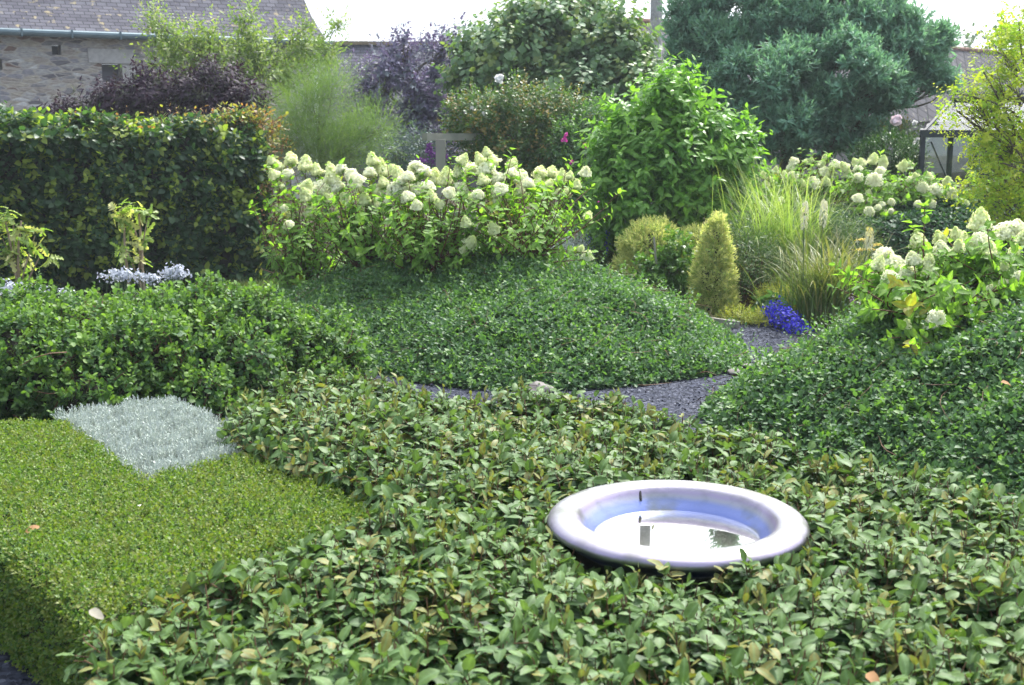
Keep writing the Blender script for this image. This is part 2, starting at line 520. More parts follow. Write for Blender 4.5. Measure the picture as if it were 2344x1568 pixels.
def inset(poly, d):
    p = np.asarray(poly, float); out = []
    n = len(p)
    for i in range(n):
        a, b, c = p[i - 1], p[i], p[(i + 1) % n]
        e1, e2 = unit(b - a), unit(c - b)
        n1, n2 = np.array([-e1[1], e1[0]]), np.array([-e2[1], e2[0]])
        m = unit(n1 + n2)
        out.append(b + m * d / max(m @ n1, .4))
    return np.array(out)


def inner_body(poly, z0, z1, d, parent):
    me = prism(inset(poly, d), z0, z1); me.name = 'dark_core'; me.materials.append(M['inner'])
    return link('dark_core', me, parent)


SEEN_Y = None


def in_view(P, m=.25):
    """keep what the photo (and a step to the side) could show"""
    px = P[:, 0] / np.maximum(P[:, 1] * cp - (P[:, 2] - H) * sp, .1)
    return np.abs(px) < CX / F * (1 + m) + .06


# ------------------------------------------------------------------ hill functions
class Mound:
    def __init__(s, poly, hmax, D, pw=2.0, bump=.04):
        s.poly = ccw(chaikin(ccw(poly), 3)); s.h, s.D, s.pw = hmax, D, pw; s.b = Bumps(8, .9, bump)

    def z(s, q):
        d, _ = edge_dist(s.poly, q)
        t = np.clip(d / s.D, 0, 1)
        z = s.h * (1 - (1 - t) ** s.pw) + s.b(q) * np.clip(d / .3, 0, 1)
        return np.where(inside(s.poly, q), z, -.02)

    def normal(s, q, e=.04):
        dx = (s.z(q + [e, 0]) - s.z(q - [e, 0])) / (2 * e); dy = (s.z(q + [0, e]) - s.z(q - [0, e])) / (2 * e)
        return unit(np.stack([-dx, -dy, np.ones(len(q))], 1))

    def earth(s, name, drop=.035):
        lo, hi = s.poly.min(0) - .1, s.poly.max(0) + .1
        nx, ny = int((hi[0] - lo[0]) / .07), int((hi[1] - lo[1]) / .07)
        gx, gy = np.meshgrid(np.linspace(lo[0], hi[0], nx), np.linspace(lo[1], hi[1], ny))
        q = np.stack([gx.ravel(), gy.ravel()], 1)
        V = np.concatenate([q, (s.z(q) - drop)[:, None]], 1)
        i = (np.arange(ny - 1)[:, None] * nx + np.arange(nx - 1)[None]).ravel()
        T = np.stack([i, i + 1, i + nx + 1, i + nx], 1)
        k = (V[T][:, :, 2] > -.05).any(1)
        o = obj(name, V, T[k], M['soil'])
        return tag(o, kind='structure')


def lump_samples(lumps, dens, noise=.12, shell=(.8, 1.0), cull=.8, zmin=-9):
    """shoot bases and outward axes on a union of ellipsoids [(c, (rx,ry,rz))]"""
    P, A = [], []
    for i, (c, r) in enumerate(lumps):
        c, r = np.array(c), np.array(r) * np.ones(3)
        n = int(4 * PI * (r[0] * r[1] * r[2]) ** (2 / 3) * dens)
        u = rvec(n)
        b = Bumps(6, max(r) * .9, noise)
        s = rng.uniform(shell[0], shell[1], n) * (1 + b(u * r))
        p = c + u * r * s[:, None]
        k = p[:, 2] > zmin
        for j, (c2, r2) in enumerate(lumps):
            if j != i: k &= np.linalg.norm((p - np.array(c2)) / (np.array(r2) * np.ones(3)), axis=1) > cull
        P.append(p[k]); A.append(unit(u / r)[k])
    return np.concatenate(P), np.concatenate(A)


def ellipsoids(g, lumps, s):
    n, m = 16, 10
    a = np.arange(n) * 2 * PI / n; e = np.linspace(-PI / 2, PI / 2, m)
    U = np.array([[math.cos(y) * math.cos(x), math.cos(y) * math.sin(x), math.sin(y)] for x in a for y in e])
    i = np.arange(n)[:, None]; k = np.arange(m - 1)[None]
    T = np.stack([i * m + k, (i + 1) % n * m + k, (i + 1) % n * m + k + 1, i * m + k + 1], -1).reshape(-1, 4)
    for c, r in lumps: g.add(np.array(c) + U * np.array(r) * s, T)


def pxlumps(L, ry=None):
    """(px, py, half width px, half height px, distance)"""
    out = []
    for px, py, w, h, Y in L:
        out.append((at(px, py, Y), (w * Y / F, (w + h) * .5 * Y / F if ry is None else ry, h * Y / F)))
    return out


def limbs(g, base, top, r0, lumps, r1=.25, tw=0):
    """trunk from base to top and a limb to every lump, twigs inside the lump"""
    base, top = np.array(base), np.array(top)
    g.tubes([base], [top], r0, r0 * .45, .03, 8, 9)
    hz = top[2] - base[2]
    for c, r in lumps:
        c = np.array(c); r = np.array(r) * np.ones(3)
        t = np.clip(((c[2] - base[2]) / max(hz, .1)) - rng.uniform(.15, .4), .12, .98)
        s = base + (top - base) * t
        L = np.linalg.norm(c - s)
        g.tubes([s], [c], r0 * .34, r0 * .14, .08, 6, 6)
        if tw:
            e = c + rvec(tw) * r * .85
            g.tubes(np.repeat((s * .25 + c * .75)[None], tw, 0), e, r0 * .11, r0 * .03, .08, 4, 4)


# ------------------------------------------------------------------ SETTING
gm = bpy.data.materials.new('slate gravel'); nt, N, Lk = nodes(gm)
tc = N('ShaderNodeTexCoord')
v = N('ShaderNodeTexVoronoi'); v.inputs['Scale'].default_value = 55; Lk(tc.outputs['Object'], v.inputs['Vector'])
sc = N('ShaderNodeSeparateColor'); Lk(v.outputs['Color'], sc.inputs[0])
r = ramp(N, [(0, (.020, .022, .031)), (.5, (.042, .046, .065)), (.85, (.072, .078, .108)), (1, (.15, .155, .19))]); Lk(sc.outputs[0], r.inputs[0])
n = N('ShaderNodeTexNoise'); n.inputs['Scale'].default_value = 2.2; n.inputs['Detail'].default_value = 6; Lk(tc.outputs['Object'], n.inputs['Vector'])
r2 = ramp(N, [(.35, (.75, .76, .8)), (.7, (1.15, 1.13, 1.1))]); Lk(n.outputs[0], r2.inputs[0])
c_ = mixc(N, Lk, 1., r.outputs[0], r2.outputs[0], 'MULTIPLY')
p = N('ShaderNodeBsdfPrincipled'); Lk(c_, p.inputs['Base Color']); p.inputs['Roughness'].default_value = .9; p.inputs['Specular IOR Level'].default_value = .08
b = N('ShaderNodeBump'); b.inputs['Strength'].default_value = 1.; b.inputs['Distance'].default_value = .02; Lk(sc.outputs[1], b.inputs['Height']); Lk(b.outputs[0], p.inputs['Normal'])
o = N('ShaderNodeOutputMaterial'); Lk(p.outputs[0], o.inputs['Surface'])

ground = obj('ground', [(-60, -8, 0), (60, -8, 0), (60, 95, 0), (-60, 95, 0)], [(0, 1, 2, 3)], M['soil'], smooth=False)
tag(ground, kind='structure')
path_poly = np.array([(-4, .5), (4.5, .5), (4.5, 7.5), (2.75, 10.0), (2.3, 10.9), (1.6, 11.6), (-2, 9.8), (-4, 6)])
me = bpy.data.meshes.new('gravel_path'); me.from_pydata([(x, y, .004) for x, y in path_poly], [], [list(range(len(path_poly)))]); me.materials.append(gm)
tag(link('gravel_path', me), kind='structure')

# loose slate chippings on the path
q = in_poly(path_poly, 90000); q = q[(q[:, 1] > 6.6) | (q[:, 0] < -1)]
nn = len(q); nr = unit(rng.normal(size=(nn, 3)) * .45 + [0, 0, 1]); D = unit(np.cross(nr, rvec(nn)))
lv = Leaves(); L_ = rng.uniform(.010, .028, nn)
lv.put(np.concatenate([q, rng.uniform(.006, .014, (nn, 1))], 1), D, nr, L_, L_ * rng.uniform(.4, .8, nn), np.stack([rng.uniform(0, 1, nn)] * 3 + [np.zeros(nn)], 1))
cm = bpy.data.materials.new('slate chip'); nt, N, Lk = nodes(cm)
a_ = N('ShaderNodeAttribute'); a_.attribute_name = 'tint'; sc = N('ShaderNodeSeparateColor'); Lk(a_.outputs[0], sc.inputs[0])
r = ramp(N, [(0, (.020, .022, .031)), (.6, (.046, .05, .070)), (.92, (.08, .086, .115)), (1, (.19, .195, .23))]); Lk(sc.outputs[0], r.inputs[0])
p = N('ShaderNodeBsdfPrincipled'); Lk(r.outputs[0], p.inputs['Base Color']); p.inputs['Roughness'].default_value = .85; p.inputs['Specular IOR Level'].default_value = .1
o = N('ShaderNodeOutputMaterial'); Lk(p.outputs[0], o.inputs['Surface'])
g = lv.build('gravel', T_TINY, cm, smooth=False)
tag(g, 'loose blue grey slate chippings on the garden path', 'gravel', kind='stuff')

# ------------------------------------------------------------------ MOUNDS and their ground cover
LM = [atz(x, y, 0)[:2] for x, y in ((850, 850), (930, 872), (1010, 886), (1100, 895), (1200, 897), (1400, 893), (1560, 872), (1675, 855), (1718, 832), (1690, 790), (1620, 745), (1575, 722))]
LM = ccw(LM + [(1.15, 11.7), (.5, 12.3), (-.6, 12.8), (-1.7, 12.3), (-2.5, 11.6), (-2.5, 9.8), (-1.7, 8.7)])
left_mound = Mound(LM, .64, 1.95, 1.65, .045)
left_mound.earth('mound_earth')
RM = [atz(x, y, 0)[:2] for x, y in ((1570, 960), (1700, 905), (1800, 852), (1862, 806), (1905, 775))]
RM = ccw(RM + [(2.9, 10.0), (4.2, 9.4), (5.2, 7.5), (5.2, 5.0), (3.6, 4.3), (2.3, 4.9), (1.4, 6.1)])
right_mound = Mound(RM, .66, 1.75, 2.1, .045)
right_mound.earth('mound_earth')
BM = ccw([(2.6, 13.3), (4.2, 12.9), (6.2, 12.6), (8, 12.8), (8, 16.5), (5, 16.6), (2.9, 16.2), (2.2, 14.6)])
back_mound = Mound(BM, .75, .8, 2.2, .05)
back_mound.earth('mound_earth')

MT = {}
MT['cover'] = leafmat('ground cover leaf', (.056, .125, .054), (.105, .195, .076), fresh=(.15, .27, .06), back=(.14, .20, .10), rough=.5, trans=.36, fthr=.84)
MT['ivy'] = leafmat('ivy leaf', (.07, .17, .045), (.13, .27, .06), back=(.12, .18, .08), rough=.5, trans=.35)
MT['ivy_dark'] = leafmat('dark ivy leaf', (.025, .07, .035), (.05, .115, .05), fresh=(.10, .19, .05), rough=.5, trans=.25, fthr=.9)


def cover(mound, n, name_label, seed_ivy, dark=False, twigs=True):
    q = in_poly(mound.poly, n)
    P = np.concatenate([q, mound.z(q)[:, None]], 1); k = in_view(P); P = P[k]; q = q[k]
    nb = Bumps(7, .5, .35)(P)
    A = mound.normal(q) + rng.normal(0, .3, (len(q), 3)) + [0, 0, .35]
    lv = Leaves()
    sprigs(lv, P - A * .01, A, 5, .05, .046 if not dark else .06, .028 if not dark else .055, (85, 42), 0, .7, .3, .15, .4,
           fresh=np.clip(rng.uniform(0, .9, len(P)) + nb * .3, 0, 1))
    k2 = rng.integers(0, len(P), 900 if twigs else 1); A5 = unit(A[k2] + rng.normal(0, .5, (len(k2), 3)))
    sprigs(lv, P[k2] + A5 * .01, A5, 10, .15, .036, .022, (75, 30), 0, .7, .3, .15, .4, fresh=rng.uniform(.5, 1, len(k2)))
    o = lv.build('ground_cover', T_OVAL, MT['cover'] if not dark else MT['ivy_dark'])
    tag(o, name_label, 'ground cover', kind='stuff')
    if seed_ivy:
        i2 = Leaves(); k = rng.integers(0, len(P), seed_ivy * 2)
        w = Bumps(9, 1.0, 1.)(P[k]) > .35
        pk = P[k][w]; a = unit(A[k][w] + rng.normal(0, .25, (w.sum(), 3)))
        dd = unit(np.cross(a, rvec(len(a))) + [0, -.4, -.3])
        i2.put(pk + a * .035, dd, a, rng.uniform(.04, .085, len(a)), rng.uniform(.04, .08, len(a)), rng.uniform(0, 1, (len(a), 4)), .1)
        i2.build('ivy_leaves', T_LOBED, MT['ivy'], o)
    if twigs:
        k = rng.integers(0, len(P), 700); g = Geo()
        d = unit(np.cross(A[k], rvec(700)))
        g.tubes(P[k] + unit(A[k]) * .02, P[k] + d * rng.uniform(.1, .35, (700, 1)) + unit(A[k]) * .05, .0025, .0012, .08, 4, 3)
        g.build('twigs', M['twig'], o)
    return o


cover(left_mound, 44000, 'low dark green creeper and ivy covering the mound left of the bending gravel path', 2600)
cover(right_mound, 46000, 'low dark green creeper and ivy covering the mound right of the gravel path', 2300)
cover(back_mound, 15000, 'dark ivy covering the far bank below the back row of hydrangeas', 0, dark=True, twigs=False)

# rough grass beside the beech hedge, worn bare in the middle
gp = ccw([(-3.3, 10.6), (-1.7, 10.6), (-1.3, 13.2), (-1.6, 16), (-3.4, 16)])
q = in_poly(gp, 26000); w = Bumps(6, 1.2, 1.)(q); q = q[w > -.9 + rng.normal(0, .3, len(q))]
nn = len(q); lv = Leaves()
lv.put(np.concatenate([q, np.zeros((nn, 1))], 1), rng.normal(0, .45, (nn, 3)) * [1, 1, 0] + [0, 0, 1], rvec(nn), rng.uniform(.03, .12, nn), .007, rng.uniform(0, 1, (nn, 4)), .3)
MT['grass'] = leafmat('grass blade', (.07, .12, .03), (.13, .19, .055), fresh=(.26, .22, .12), rough=.5, trans=.3, fthr=.85)
tag(lv.build('grass', T_NARROW, MT['grass']), 'short rough grass on the trodden strip beside the beech hedge', 'grass', kind='stuff')

# ------------------------------------------------------------------ FOREGROUND: oleaster hedge, with the basin let into it
ZE = .50
EP = ccw([atz(x, y, ZE)[:2] for x, y in ((520, 962), (550, 892), (650, 866), (745, 848), (829, 848), (924, 871), (985, 894), (1085, 904), (1140, 889), (1275, 890), (1390, 902), (1525, 938), (1950, 1040), (2343, 1125), (2760, 1225), (2760, 1900), (330, 1900), (215, 1580), (188, 1425), (950, 1122))])
basin_c = atz(1549, 1173, ZE + .014); BR = .405
MT['oleaster'] = leafmat('oleaster leaf', (.012, .046, .018), (.064, .130, .038), fresh=(.21, .19, .06), back=(.20, .25, .14), rough=.5, spec=.2, trans=.26, tcol=(1.5, 1.6, .5), fthr=.90, age=(.095, .160, .045), vein=.6)


def not_basin(P): return np.linalg.norm(P[:, :2] - basin_c[:2], axis=1) > BR + .0


hedge = thing('clipped_hedge', 'knee high hedge of broad silvery green leaves around the round basin', 'hedge', (basin_c[0], basin_c[1], 0))
P, A = clipped(EP, ZE - .03, .02, .05, 560, 420, Bumps(12, .42, .019), not_basin)
k = in_view(P, .2) & (P[:, 1] > 1.9) & ((hol := Bumps(12, .22, 1.)(P)) < 1.5 + rng.normal(0, .15, len(P))); P, A = P[k] - A[k] * np.clip(hol[k] - .5, 0, 1)[:, None] * .05, A[k]
A2 = unit(A + rng.normal(0, .3, A.shape) + [0, 0, .25])
lv = Leaves()
L = rng.uniform(.05, .11, len(P))
near = np.clip(1.25 - P[:, 1] * .055, .8, 1.1)
sprigs(lv, P - A2 * L[:, None] * .75, A2, 8, L, .064, .036, (100, 48), .08, .62, .38, .34, .5)
k = rng.integers(0, len(P), 380); up_ = unit(A2[k] * .4 + rng.normal(0, .18, (380, 3)) + [0, 0, 1])
sprigs(lv, P[k], up_, 5, .055, .038, .015, (38, 10), 0, .7, .2, .1, .2, fresh=1.)
lv.build('foliage', T_BIG, MT['oleaster'], hedge)
g_new = (P[k] - up_ * .03, P[k] + up_ * .05)
g = Geo(); g.tubes(P - A2 * .13, P + A2 * .035, .0028, .0014, .06, 3, 4); g.tubes(*g_new, .0022, .0012, .04, 2, 4); g.build('stems', M['twig'], hedge)
# second, deeper and darker layer closes the surface
P2, A2 = clipped(EP, ZE - .10, .02, .08, 240, 220, None, lambda P: np.linalg.norm(P[:, :2] - basin_c[:2], axis=1) > BR - .06)
k = in_view(P2, .2) & (P2[:, 1] > 1.9); lv = Leaves()
sprigs(lv, P2[k] - A2[k] * .05, A2[k], 6, .06, .066, .034, (88, 40), 0, .9, .3, .25, .3, fresh=0.)
lv.build('inner_foliage', T_OVAL, MT['oleaster'], hedge)
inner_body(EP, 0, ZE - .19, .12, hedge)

# basin
BZ = basin_c[2]
bm_ = bpy.data.materials.new('lustre glazed basin'); nt, N, Lk = nodes(bm_)
tc = N('ShaderNodeTexCoord'); sx = N('ShaderNodeSeparateXYZ'); Lk(tc.outputs['Object'], sx.inputs[0])
n = N('ShaderNodeTexNoise'); n.inputs['Scale'].default_value = 7; n.inputs['Detail'].default_value = 7; Lk(tc.outputs['Object'], n.inputs['Vector'])
n9 = N('ShaderNodeTexNoise'); n9.inputs['Scale'].default_value = 120; n9.inputs['Detail'].default_value = 4; Lk(tc.outputs['Object'], n9.inputs['Vector'])
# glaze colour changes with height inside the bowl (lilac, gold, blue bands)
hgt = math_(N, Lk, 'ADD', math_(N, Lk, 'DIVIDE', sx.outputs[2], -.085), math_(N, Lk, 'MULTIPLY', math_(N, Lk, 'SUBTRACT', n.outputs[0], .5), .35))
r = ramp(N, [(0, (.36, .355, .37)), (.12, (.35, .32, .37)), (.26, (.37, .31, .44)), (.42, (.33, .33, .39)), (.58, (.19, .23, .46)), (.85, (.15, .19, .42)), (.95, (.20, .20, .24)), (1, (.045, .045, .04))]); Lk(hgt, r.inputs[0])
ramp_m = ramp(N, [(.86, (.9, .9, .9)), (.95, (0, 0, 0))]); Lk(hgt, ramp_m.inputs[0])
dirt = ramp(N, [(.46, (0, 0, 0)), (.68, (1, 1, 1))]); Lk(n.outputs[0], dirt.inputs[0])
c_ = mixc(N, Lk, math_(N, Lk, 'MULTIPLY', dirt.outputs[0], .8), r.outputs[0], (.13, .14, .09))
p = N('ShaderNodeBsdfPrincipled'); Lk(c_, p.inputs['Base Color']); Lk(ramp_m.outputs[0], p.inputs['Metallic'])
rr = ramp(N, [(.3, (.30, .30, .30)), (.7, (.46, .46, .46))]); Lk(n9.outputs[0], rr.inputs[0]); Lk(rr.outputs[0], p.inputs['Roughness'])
p.inputs['Coat Weight'].default_value = .05; p.inputs['Coat Roughness'].default_value = .12
bp = N('ShaderNodeBump'); bp.inputs['Strength'].default_value = .05; bp.inputs['Distance'].default_value = .01; Lk(n9.outputs[0], bp.inputs['Height']); Lk(bp.outputs[0], p.inputs['Normal'])
o = N('ShaderNodeOutputMaterial'); Lk(p.outputs[0], o.inputs['Surface'])
basin = thing('water_basin', 'round pearly lilac and blue water basin sunk in the hedge', 'basin', tuple(basin_c))
prof = [(.27, -.25), (.335, -.09), (.372, -.058), (.392, -.049), (.402, -.041), (.405, -.032), (.402, -.022), (.394, -.014), (.380, -.006), (.362, -.001), (.344, 0.), (.327, -.002), (.314, -.008), (.306, -.015), (.300, -.026), (.290, -.041), (.274, -.060), (.258, -.076), (.252, -.084)]
V, T = lathe([(.252, -.084), (.235, -.105), (.20, -.14), (.1, -.17), (0.001, -.175)], 96)
ob = link('bowl_floor', raw_mesh('bowl_floor', V, T, M['silt'])); ob.parent = basin
V, T = lathe(prof, 128)
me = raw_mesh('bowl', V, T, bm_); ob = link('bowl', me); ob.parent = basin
wm = bpy.data.materials.new('still water'); nt, N, Lk = nodes(wm)
tr = N('ShaderNodeBsdfTransparent'); tr.inputs['Color'].default_value = (.93, .95, .94, 1)
gl = N('ShaderNodeBsdfGlossy'); gl.inputs['Roughness'].default_value = .0; gl.inputs['Color'].default_value = (1, 1, 1, 1)
fr = N('ShaderNodeFresnel'); fr.inputs['IOR'].default_value = 1.5
mx = N('ShaderNodeMixShader'); Lk(math_(N, Lk, 'MINIMUM', math_(N, Lk, 'MULTIPLY', fr.outputs[0], 2.4), 1.), mx.inputs[0]); Lk(tr.outputs[0], mx.inputs[1]); Lk(gl.outputs[0], mx.inputs[2])
o = N('ShaderNodeOutputMaterial'); Lk(mx.outputs[0], o.inputs['Surface'])
a = np.arange(96) * 2 * PI / 96
V = np.concatenate([[(0, 0, -.076)], np.stack([.2578 * np.cos(a), .2578 * np.sin(a), np.full(96, -.076)], 1)])
me = raw_mesh('water', V, [(0, i + 1, (i + 1) % 96 + 1) for i in range(96)], wm, smooth=False); ob = link('water', me); ob.parent = basin
slug = Geo(); slug.tubes([basin_c + (-.085, .296, -.022)], [basin_c + (-.083, .271, -.046)], .006, .004, .0, 4, 8)
tag(slug.build('slug', M['dark_hole'], smooth=True), 'tiny dark slug on the inner wall of the basin', 'slug')

# ------------------------------------------------------------------ low bright green hedge with the silver square
ZG = .385
SQ = ccw([atz(x, y, ZG)[:2] for x, y in ((128, 948), (385, 912), (590, 1000), (555, 1040), (330, 1092))])
GP = ccw([atz(x, y, ZG)[:2] for x, y in ((-420, 968), (600, 958), (720, 1030), (905, 1160), (215, 1420), (0, 1248))])
MT['lonicera'] = leafmat('small bright leaf', (.052, .125, .026), (.105, .200, .034), fresh=(.17, .195, .045), rough=.5, trans=.34, fthr=.72, age=(.15, .21, .04))
low = thing('clipped_hedge', 'low flat topped bright yellow green hedge at the left edge', 'hedge', tuple(GP.mean(0)) + (0,))
P, A = clipped(GP, ZG, .01, .05, 8200, 5200, Bumps(10, .4, .004), lambda P: ~(inside(SQ, P[:, :2]) & (P[:, 2] > ZG - .1)))
k = in_view(P, .35); P, A = P[k], A[k]
P = P - A * (rng.uniform(0, 1, (len(P), 1)) ** 2 * .03); A2 = unit(A + rng.normal(0, .45, A.shape) + [0, 0, .2])
lv = Leaves(); sprigs(lv, P - A2 * .010, A2, 6, .024, .014, .0095, (80, 30), 0, .8, .35, .1, .3, fresh=np.clip(rng.uniform(0, 1, len(P)) + Bumps(8, .35, .14)(P), 0, 1))
lv.build('foliage', T_TINY, MT['lonicera'], low)
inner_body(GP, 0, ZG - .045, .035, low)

MT['silver'] = leafmat('silver felted leaf', (.30, .36, .32), (.56, .60, .55), rough=.9, spec=.2, trans=.12, tcol=(1, 1, .9))
silver = thing('silver_bush', 'square of pale silver grey clipped foliage set in the green hedge', 'silver bush', tuple(SQ.mean(0)) + (0,))
q = in_poly(SQ, 5600); n = len(q); d, o_ = edge_dist(SQ, q)
P = np.concatenate([q, (ZG - .06 + Bumps(9, .12, .016)(q))[:, None]], 1)
A = unit(np.stack([rng.normal(0, .2, n), rng.normal(0, .2, n), np.ones(n)], 1) + np.concatenate([o_ * (d < .06)[:, None] * .15, np.zeros((n, 1))], 1))
lv = Leaves(); sprigs(lv, P, A, 16, .065, .017, .0055, (70, 25), 0, .75, .3, .1, 0.)
lv.build('foliage', T_TINY, MT['silver'], silver)
g = Geo(); g.tubes(P[::2] - A[::2] * .04, P[::2] + A[::2] * .085, .0016, .001, .06, 2, 3); g.build('stems', plainmat('silver stem', (.42, .46, .44), (.56, .6, .58), 20, .9, .1), silver)
me = prism(inset(SQ, .015), .03, ZG - .06); me.name = 'dark_core'; me.materials.append(M['inner']); link('dark_core', me, silver)

# ------------------------------------------------------------------ loose box hedge behind
BX = pxlumps([(a_ - 14, b_ + 22, c_, d_, e_) for a_, b_, c_, d_, e_ in [(-120, 830, 190, 150, 6.6), (60, 800, 150, 130, 6.5), (190, 790, 140, 120, 6.55), (330, 775, 130, 125, 6.7), (470, 765, 120, 122, 6.8), (575, 770, 110, 115, 6.9), (-60, 860, 150, 140, 6.2), (60, 840, 110, 142, 6.25), (175, 855, 120, 128, 6.2), (285, 835, 105, 140, 6.35), (385, 845, 100, 128, 6.35), (480, 835, 95, 130, 6.5), (565, 845, 90, 118, 6.55), (230, 905, 120, 95, 6.05), (450, 905, 110, 85, 6.2),
              (655, 800, 90, 100, 7.0), (740, 800, 85, 95, 7.15), (790, 810, 60, 78, 7.3), (700, 870, 110, 80, 6.9)]])
MT['box'] = leafmat('box leaf', (.036, .095, .040), (.075, .150, .05), fresh=(.17, .28, .05), back=(.14, .20, .09), rough=.5, spec=.2, trans=.34, fthr=.76, age=(.12, .21, .05), vein=.3)
box_ = thing('box_hedge', 'dense billowing hedge of small rounded glossy leaves behind the silver square', 'hedge', (-2, 6.7, 0))
P, A = lump_samples(BX, 850, .15, (.86, 1.04), .84, .0)
k = in_view(P, .3) & (A[:, 1] < .75); P, A = P[k], A[k]
sunlit_top = np.clip(rng.uniform(0, .82, len(P)) + np.clip(A[:, 2], 0, 1) * .22, 0, 1)  # up-facing shoots turn lime: sunlight on the hedge top put into leaf colour
P = P + rng.normal(0, .03, P.shape); A2 = unit(A + rng.normal(0, .55, A.shape) + [0, 0, .45])
lv = Leaves(); sprigs(lv, P - A2 * .03, A2, 10, .085, .032, .022, (78, 35), 0, .8, .35, .1, .3, fresh=sunlit_top)
lv.build('foliage', T_ROUND, MT['box'], box_)
g = Geo(); g.tubes(P[::4] - A2[::4] * .2, P[::4] + A2[::4] * .03, .004, .0018, .08, 3, 4); g.build('stems', M['twig'], box_)
g = Geo(); ellipsoids(g, BX, .80); g.build('dark_core', M['inner'], box_, True)

# ------------------------------------------------------------------ tall beech hedge at left
BY = 13.5
xr, xl, zt = at(588, 400, BY)[0], -8.2, at(300, 292, BY)[2]
BP = ccw([(-7.0, BY - 2.85), (xr, BY), (xr - .3, BY + .95), (-7.6, BY - 1.9)])
MT['beech'] = leafmat('beech leaf', (.028, .070, .034), (.060, .118, .045), fresh=(.28, .35, .06), back=(.08, .13, .06), rough=.42, trans=.42, fthr=.80)  # the scattered lime leaves carry sunlight in their colour
MT['beech_new_glow'] = leafmat('young leaf in sun glow colour', (.25, .21, .07), (.24, .29, .06), fresh=(.33, .17, .09), rough=.45, trans=.45, tcol=(1.4, 1.3, .6), fthr=.7)  # sunlit orange glow of the hedge end put into the young leaf colour
beech = thing('beech_hedge', 'tall dark green beech hedge with sunlit coloured copper young leaves on its right end', 'hedge', (-5, BY + .4, 0))
P, A = clipped(BP, zt - .03, .02, .12, 330, 330, Bumps(14, .45, .075))
k = in_view(P, .25) & (A[:, 1] < .6); P, A = P[k], A[k]
A2 = unit(A + rng.normal(0, .35, A.shape) + [0, 0, .35])
lv = Leaves(); sprigs(lv, P - A2 * .05, A2, 7, .14, .092, .062, (85, 45), .15, .75, .35, .15, .5)
lv.build('foliage', T_OVAL, MT['beech'], beech)
e = np.concatenate([np.stack([rng.normal(xr + .02, .07, 190), rng.uniform(BY - .02, BY + .9, 190), rng.uniform(.3, zt + .05, 190) ** 1], 1),
                    np.stack([xr - (ex_ := rng.exponential(.30, 130)), rng.uniform(BY, BY + .5, 130) - ex_ * .68, np.full(130, zt)], 1)])
A3 = unit(rng.normal(0, .35, e.shape) + np.concatenate([np.tile([.8, -.2, .5], (190, 1)), np.tile([.1, -.1, 1.], (130, 1))]))
lv = Leaves(); sprigs(lv, e, A3, 5, .2, .062, .034, (70, 30), .1, .7, .3, .2, .4)
lv.build('young_foliage', T_OVAL, MT['beech_new_glow'], beech)
g = Geo(); g.tubes(e, e + A3 * .2, .003, .0015, .06, 3, 4); g.build('stems', M['twig_red'], beech)
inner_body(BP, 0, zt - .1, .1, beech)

# ------------------------------------------------------------------ hydrangeas
MT['hyd'] = leafmat('hydrangea leaf', (.11, .22, .038), (.20, .33, .06), fresh=(.34, .28, .04), back=(.17, .25, .10), rough=.55, trans=.52, vein=.4, fthr=.965)
MT['flo_w'] = leafmat('white floret', (.90, .90, .79), (.87, .88, .68), rough=.7, spec=.2, trans=.5, tcol=(1.1, 1.1, 1.), age=(.80, .83, .52))
MT['flo_l'] = leafmat('lime floret', (.82, .85, .54), (.88, .89, .70), rough=.7, spec=.2, trans=.5, tcol=(1.1, 1.1, .95), age=(.66, .75, .34))


def panicle_mesh(kind, n):
    u = rng.uniform(0, 1, n); ph = rng.uniform(0, 2 * PI, n)
    hgt = {'w': .66, 'l': .86, 'm': .74}[kind]
    t = u ** 1.3
    prof = (lambda x: np.sqrt(np.clip(1 - np.asarray(x) ** 1.7, 0, 1))) if kind == 'w' else (lambda x: np.clip(1 - np.asarray(x), 0, 1) ** (.6 if kind == 'l' else .54))
    rad = .5 * prof(t) * np.clip(t / .14, .3, 1) ** .6
    rad = rad * (1 + .16 * np.sin(3 * ph + rng.uniform(0, 6)) * np.sin(7 * t + 1)) + rng.normal(0, .045, n)
    P = np.stack([rad * np.cos(ph), rad * np.sin(ph), t * hgt + rng.normal(0, .02, n)], 1)
    A = unit(np.stack([np.cos(ph), np.sin(ph), t * 1.3 - .15], 1) + rng.normal(0, .28, (n, 3)))
    D = np.cross(A, rvec(n)); s = rng.uniform(.085, .125, n)
    lv = Leaves(); lv.put(P, D, A, s, s, np.stack([rng.uniform(0, 1, n), t if kind != 'w' else t * .7, np.zeros(n), np.zeros(n)], 1))
    V, T, C = lv.arrays(T_FLORET)
    g = Geo(); g.add(V, T, C)
    e = P[::3] * .9; v, tt = tubes(np.stack([0 * e[:, 0], 0 * e[:, 0], e[:, 2] * .55], 1), e, .012, .006, .05, 2, 3)
    g.add(v, tt, np.tile([.5, .9, 0, 0], (len(v), 1)))
    tt_ = np.linspace(0.02, 1, 9); pr = [(0.001, tt_[0] * hgt)] + [(.33 * float(prof(x)) + .001, x * hgt * .86) for x in tt_]
    v, tt = lathe(pr, 12); g.add(v, tt, np.tile([.5, .5, 0, 0], (len(v), 1)))
    return raw_mesh('flower_head', np.concatenate(g.V), np.concatenate(g.T), MT['flo_l' if kind == 'l' else 'flo_w'], np.concatenate(g.C))


PAN = {k: [panicle_mesh(k, n) for _ in range(3)] for k, n in (('w', 480), ('l', 440), ('m', 460))}


